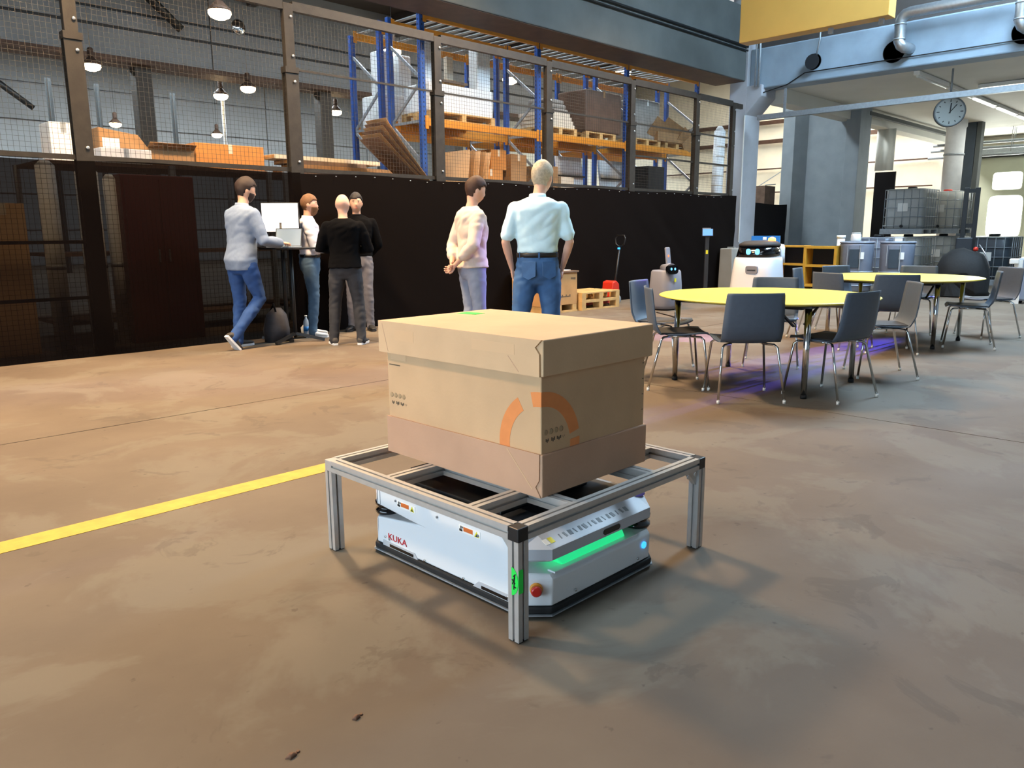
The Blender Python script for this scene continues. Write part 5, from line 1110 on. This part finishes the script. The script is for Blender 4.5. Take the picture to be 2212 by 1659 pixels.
# steel purlins in front of the cream sheet wall
for z, lb in ((2.9, 'lowest'), (3.9, 'middle'), (5.0, 'upper'), (5.8, 'topmost')):
    o = MB().box(-.05, .05, 10, 22, 0, .05 if z < 4.5 else .16).build('wall_purlin', 'rust_and_lamp_brown', None, (32.8, 0, z)); struct(o)
o = MB().bar((32.7, 18.5, 2.4), (32.7, 13.5, 5.2), .03, .03).build('wall_brace', 'galv_dull'); struct(o)
for z, y in ((3.95, 9.0), (3.7, 9.0), (4.15, 9.0)):
    o = MB().tube([(30.1 + (z - 3.7), 9.38, z), (30.1 + (z - 3.7), 4.0, z)], .05, 10).build('service_pipe', 'galv_dull'); tag(o, {3.95: 'middle', 3.7: 'lowest', 4.15: 'highest'}[z] + ' of three grey service pipes crossing before the far gate', 'pipe', 'service pipes')
    MB().tube([(30.1 + (z - 3.7), 6.9, z - .06), (30.1 + (z - 3.7), 6.9, 4.55)], .01, 6).build('pipe_hanger', 'galv', o)

# ------------------------------------------------------------------ tanks, drums, shelf, bins, stacker, machine
def ibc(x, y, z, rz, label, m='tank_white', cap=None):
    t = thing('tank_container', label, 'tank', (x, y, z), rz, 'caged liquid tanks')
    for xx in (-.55, 0, .55): MB().box(xx - .06, xx + .06, -.5, .5, 0, .10).build('pallet_foot', 'galv_dull', t)
    MB().box(-.6, .6, -.5, .5, .10, .13).build('pallet_deck', 'galv_dull', t)
    MB().rings([ellipse_ring((0, 0, zz), (1, 0, 0), (0, 1, 0), a, b, 36, 7) for zz, a, b in ((.132, .52, .42), (.16, .56, .46), (1.06, .56, .46), (1.10, .52, .42))]).build('tank', m, t)
    MB().lathe([(.11, 1.10), (.11, 1.15), (.09, 1.16)], 20).build('lid', cap or 'black_plastic', t)
    c = MB(); n = 40
    for zz in (.2, .42, .64, .86, 1.08): c.tube([Vector(p) for p in ellipse_ring((0, 0, zz), (1, 0, 0), (0, 1, 0), .585, .485, n, 9)] + [Vector(ellipse_ring((0, 0, zz), (1, 0, 0), (0, 1, 0), .585, .485, n, 9)[0])], .009, 5)
    for xx in (-.45, -.27, -.09, .09, .27, .45):
        for yy in (-.487, .487): c.tube([(xx, yy, .13), (xx, yy, 1.09)], .009, 5)
    for yy in (-.36, -.18, 0, .18, .36):
        for xx in (-.587, .587): c.tube([(xx, yy, .13), (xx, yy, 1.09)], .009, 5)
    q = c.build('cage', 'galv_dull', t)
    MB().box(-.594, -.589, -.12, .12, .55, .75).build('label_plate', 'label_white', t)
    MB().tube([(-.50, 0, .19), (-.62, 0, .19)], .035, 12).build('outlet_valve', 'black_plastic', t)
    return t
ibc(21.35, 6.95, 0, 0, 'grey caged tank at the bottom of the big stack'); ibc(21.35, 6.95, 1.165, 0, 'grey caged tank on top of the big stack', 'tank_white')
ibc(23.5, 6.75, 0, 0, 'pale caged tank at the bottom behind the big stack'); ibc(23.5, 6.75, 1.165, 0, 'pale caged tank with red lid on top behind the big stack', 'ceiling_white', 'red_paint')
ibc(21.0, 4.95, 0, 0, 'dark green-black caged tank left of the grey machine', 'tank_dark'); ibc(22.6, 5.3, 0, 0, 'dark caged tank behind the black tarp', 'tank_dark')
ibc(19.2, 6.9, 0, 0, 'bluish caged tank in front of the big stack', 'tank_grey')
def drum(x, y, rz, label, tape=True):
    t = thing('plastic_drum', label, 'drum', (x, y, 0), rz, 'blue-grey drums')
    MB().rings([ellipse_ring((0, 0, zz), (1, 0, 0), (0, 1, 0), a, a * .95, 32, 2.8) for zz, a in ((0, .30), (.03, .33), (.9, .34), (.95, .35), (.98, .35), (1.0, .33))]).build('body', 'tank_grey', t)
    MB().rings([ellipse_ring((0, 0, zz), (1, 0, 0), (0, 1, 0), a, a * .95, 32, 2.8) for zz, a in ((1.0, .36), (1.025, .36), (1.035, .33))]).build('lid', 'tank_grey', t)
    pz = MB().box(-.352, -.33, -.05, .16, .5, .88).build('front_recess', 'tank_dark', t, bevel=.004); MB().box(-.36, -.35, -.12, -.03, .68, .82).build('paper_label', 'label_white', t)
    MB().box(-.37, -.352, -.055, -.035, .45, .97).build('clamp_bar', 'galv', t); MB().box(-.36, -.34, .19, .2, .55, .95).build('clamp_bar', 'galv', t)
    for z in (.12, .4): MB().rings([ellipse_ring((0, 0, z + q), (1, 0, 0), (0, 1, 0), .345, .33, 32, 2.8) for q in (0, .03)]).build('hoop', 'tank_grey', t)
    return t
drum(16.78, 6.45, D(24), 'blue-grey drum with small label beside the yellow shelf'); drum(17.0, 5.72, D(20), 'blue-grey drum with large white label right of the first drum')
cn = MB().lathe([(.09, 0), (.1, .02), (.1, .13), (.08, .16)], 20).build('white_canister', 'label_white', None, (16.75, 6.48, 1.036)); tag(cn, 'white canister standing on the left drum lid', 'canister'); MB().lathe([(.085, .155), (.085, .18)], 20).build('lid', 'foam_white', cn)
dl = MB().obox((0, 0, .04), (.2, .14, .08), (0, 0, .4)).build('white_tub', 'label_white', None, (17.0, 5.72, 1.036)); tag(dl, 'small pale tub lying on the right drum lid', 'tub'); MB().obox((0, 0, .085), (.22, .16, .01), (0, 0, .4)).build('lid', 'foam_white', dl)
ysf = thing('low_shelf', 'low yellow wooden shelf unit below the grey column', 'shelf', (16.62, 7.4, 0))
for y in (-.64, .02, .66): MB().box(-.18, .18, y - .03, y + .03, 0, .94).build('side_board', 'shelf_yellow', ysf, bevel=.003)
for z in (.10, .52, .91):
    MB().box(-.18, .18, -.61, -.01, z - .025, z + .025).build('shelf_board', 'shelf_yellow', ysf); MB().box(-.18, .18, .05, .63, z - .0, z + .04).build('shelf_board', 'shelf_yellow', ysf)
MB().box(.17, .18, -.64, .66, .02, .94).build('back_board', 'black', ysf)
pv = MB().tube([(0, 0, 0), (.03, 0, 1.12)], [.07, .08], 16).tube([(.03, 0, 1.1), (.03, 0, 1.16)], .09, 16).build('white_tube', 'label_white', None, (16.9, 6.86, 0)); tag(pv, 'white plastic tube standing between shelf and drum', 'tube')
for k in range(3):
    cr = thing('blue_crate', ['lowest', 'middle', 'topmost'][k] + ' blue plastic crate of the stack behind the white robot', 'crate', (16.38, 8.3, k * .386), D(25), 'blue crates')
    for (a, b, c, d_) in ((-.2, .2, -.3, -.285), (-.2, .2, .285, .3), (-.2, -.185, -.285, .285), (.185, .2, -.285, .285)): MB().box(a, b, c, d_, 0, .385).build('crate_side', 'blue_bin', cr)
    MB().box(-.185, .185, -.285, .285, 0, .012).build('crate_floor', 'blue_bin', cr); MB().box(-.203, -.2, -.02, .06, .3, .36).build('crate_label', 'label_white', cr)
sk = thing('pallet_stacker', 'black mast pallet stacker half covered by a black tarp', 'stacker', (16.6, 4.45, 0), D(15))
for y in (.0, .2): MB().box(1.55, 1.68, y - .25, y - .16, 0, 2.1).build('mast_rail', 'black_plastic', sk, bevel=.006)
for z in (.5, 1.3, 2.0): MB().box(1.57, 1.66, -.16, -.05, z, z + .08).build('mast_crossbar', 'black_plastic', sk)
MB().box(1.35, 1.55, -.2, .1, .1, 1.1).build('drive_body', 'dark_plate', sk, bevel=.02)
m = MB(); rings = []
for (x, zt, w) in ((-.30, .50, .20), (-.22, .74, .34), (-.05, .93, .40), (.12, .98, .42), (.35, .90, .40), (.6, .78, .36), (.9, .7, .3), (1.34, .66, .25)):
    rings.append([Vector((x + .03 * math.sin(5 * math.sin(t_ * .7)), -.05 + w * math.copysign(abs(math.cos(t_)) ** .7, math.cos(t_)) * (1.15 + .07 * math.sin(5 * t_ + x * 9)) * (1.12 if math.sin(t_) <= 0 else 1), (.12 + (zt * .92 - .12) * max(0, math.sin(t_)) ** .75 * (1 + .04 * math.sin(9 * t_ + x * 5))) if math.sin(t_) > 0 else .02)) for t_ in [2 * PI * k / 28 for k in range(28)]])
m.rings(rings); m.build('tarp_cover', 'tarp', sk)
MB().tube([(-.02, -.30, .98), (-.1, -.42, .80), (-.14, -.5, .55)], .012, 6).build('strap', 'galv', sk); MB().lathe([(.03, 0), (.045, .02), (.04, .06), (.01, .08)], 16).build('red_cap', 'red_paint', sk, (.1, -.25, .86))
gm_ = thing('grey_machine', 'grey floor machine with white edge at the right picture border', 'machine', (15.9, 2.95, 0), D(10))
MB().box(-.25, .3, -.4, .36, .05, .78).build('lower_body', 'tank_grey', gm_, bevel=.03); MB().box(-.15, .28, -.4, .26, .79, 1.38).build('upper_body', 'galv_dull', gm_, bevel=.05)
MB().box(-.18, -.15, -.3, .16, 1.0, 1.16).build('control_panel', 'tank_dark', gm_); MB().box(-.262, -.25, .30, .42, .0, .75).build('white_edge', 'label_white', gm_); MB().box(-.3, .1, .36, .5, .68, .76).build('white_arm', 'label_white', gm_, bevel=.01)
for x in (-.15, .2):
    for y in (-.3, .28): MB().lathe([(.02, -.02), (.05, -.02), (.05, .02), (.02, .02)], 14).build('caster_wheel', 'black_rubber', gm_, (x, y, .05)).rotation_euler = (D(90), 0, 0)
# cable on the floor behind the table and purple stage light that tints the floor
cb = MB().tube([(10.3, 7.0, .008), (9.9, 6.4, .008), (9.3, 6.2, .008), (8.7, 6.35, .008), (8.9, 5.9, .008), (8.2, 5.7, .008)], .008, 6).build('power_cable', 'black_plastic'); tag(cb, 'thin black cable snaking over the floor behind the nearer yellow table', 'cable')
def spot(name, loc, tgt, power, col, ang, blend, soft):
    l = bpy.data.lights.new(name, 'SPOT'); l.energy = power; l.color = col; l.spot_size = D(ang); l.spot_blend = blend; l.shadow_soft_size = soft
    o = bpy.data.objects.new(name, l); COL.objects.link(o); o.location = loc; o.rotation_euler = (Vector(tgt) - Vector(loc)).to_track_quat('-Z', 'Y').to_euler(); return o
spot('stage_light', (9.6, 1.2, 5.2), (8.1, 5.1, 0), 6000, (.55, .25, 1.0), 8, .3, .05)
spot('stage_light_people', (13.0, 1.0, 4.3), (5.2, 5.3, .75), 3500, (.35, .12, 1.0), 9, .4, .05)
spot('blue_safety_spot', (15.55, 2.95, .92), (6.1, 3.35, 0), 14000, (.12, .10, 1.0), 7, .5, .03)
kb = MB().prism([(8.43, 0), (8.8, 0), (8.78, .9), (8.5, .9)], 'x', 15.25, 15.95).build('concrete_block', 'concrete_warm', None, bevel=.02); tag(kb, 'rough grey concrete block standing before the pillar by the netting end', 'block')
MB().box(15.45, 15.5, 8.55, 8.72, .9, .93).build('lifting_loop', 'galv_dull', kb)

for x, y, s_, lb in ((1.009, 1.594, .011, 'dark dirt crumb on the bare floor, nearer the yellow line side'), (.81, 1.579, .013, 'dark dirt crumb on the floor at the bottom picture edge')):
    m = MB(); n = 9
    m.rings([[Vector((s_ * k * math.cos(2 * PI * q / n) * (1 + .35 * math.sin(3.1 * q + x * 9)), s_ * .7 * k * math.sin(2 * PI * q / n) * (1 + .3 * math.cos(2.3 * q + y * 7)), z)) for q in range(n)] for k, z in ((1, 0), (.85, .006), (.4, .011))])
    o = m.build('dirt_crumb', 'card_brown', None, (x, y, 0)); tag(o, lb, 'dirt', 'dirt crumbs'); MB().lathe([(.006, 0), (.004, .004)], 7, (s_ * 1.6, s_ * .4, 0)).build('crumb_bit', 'card_brown', o)
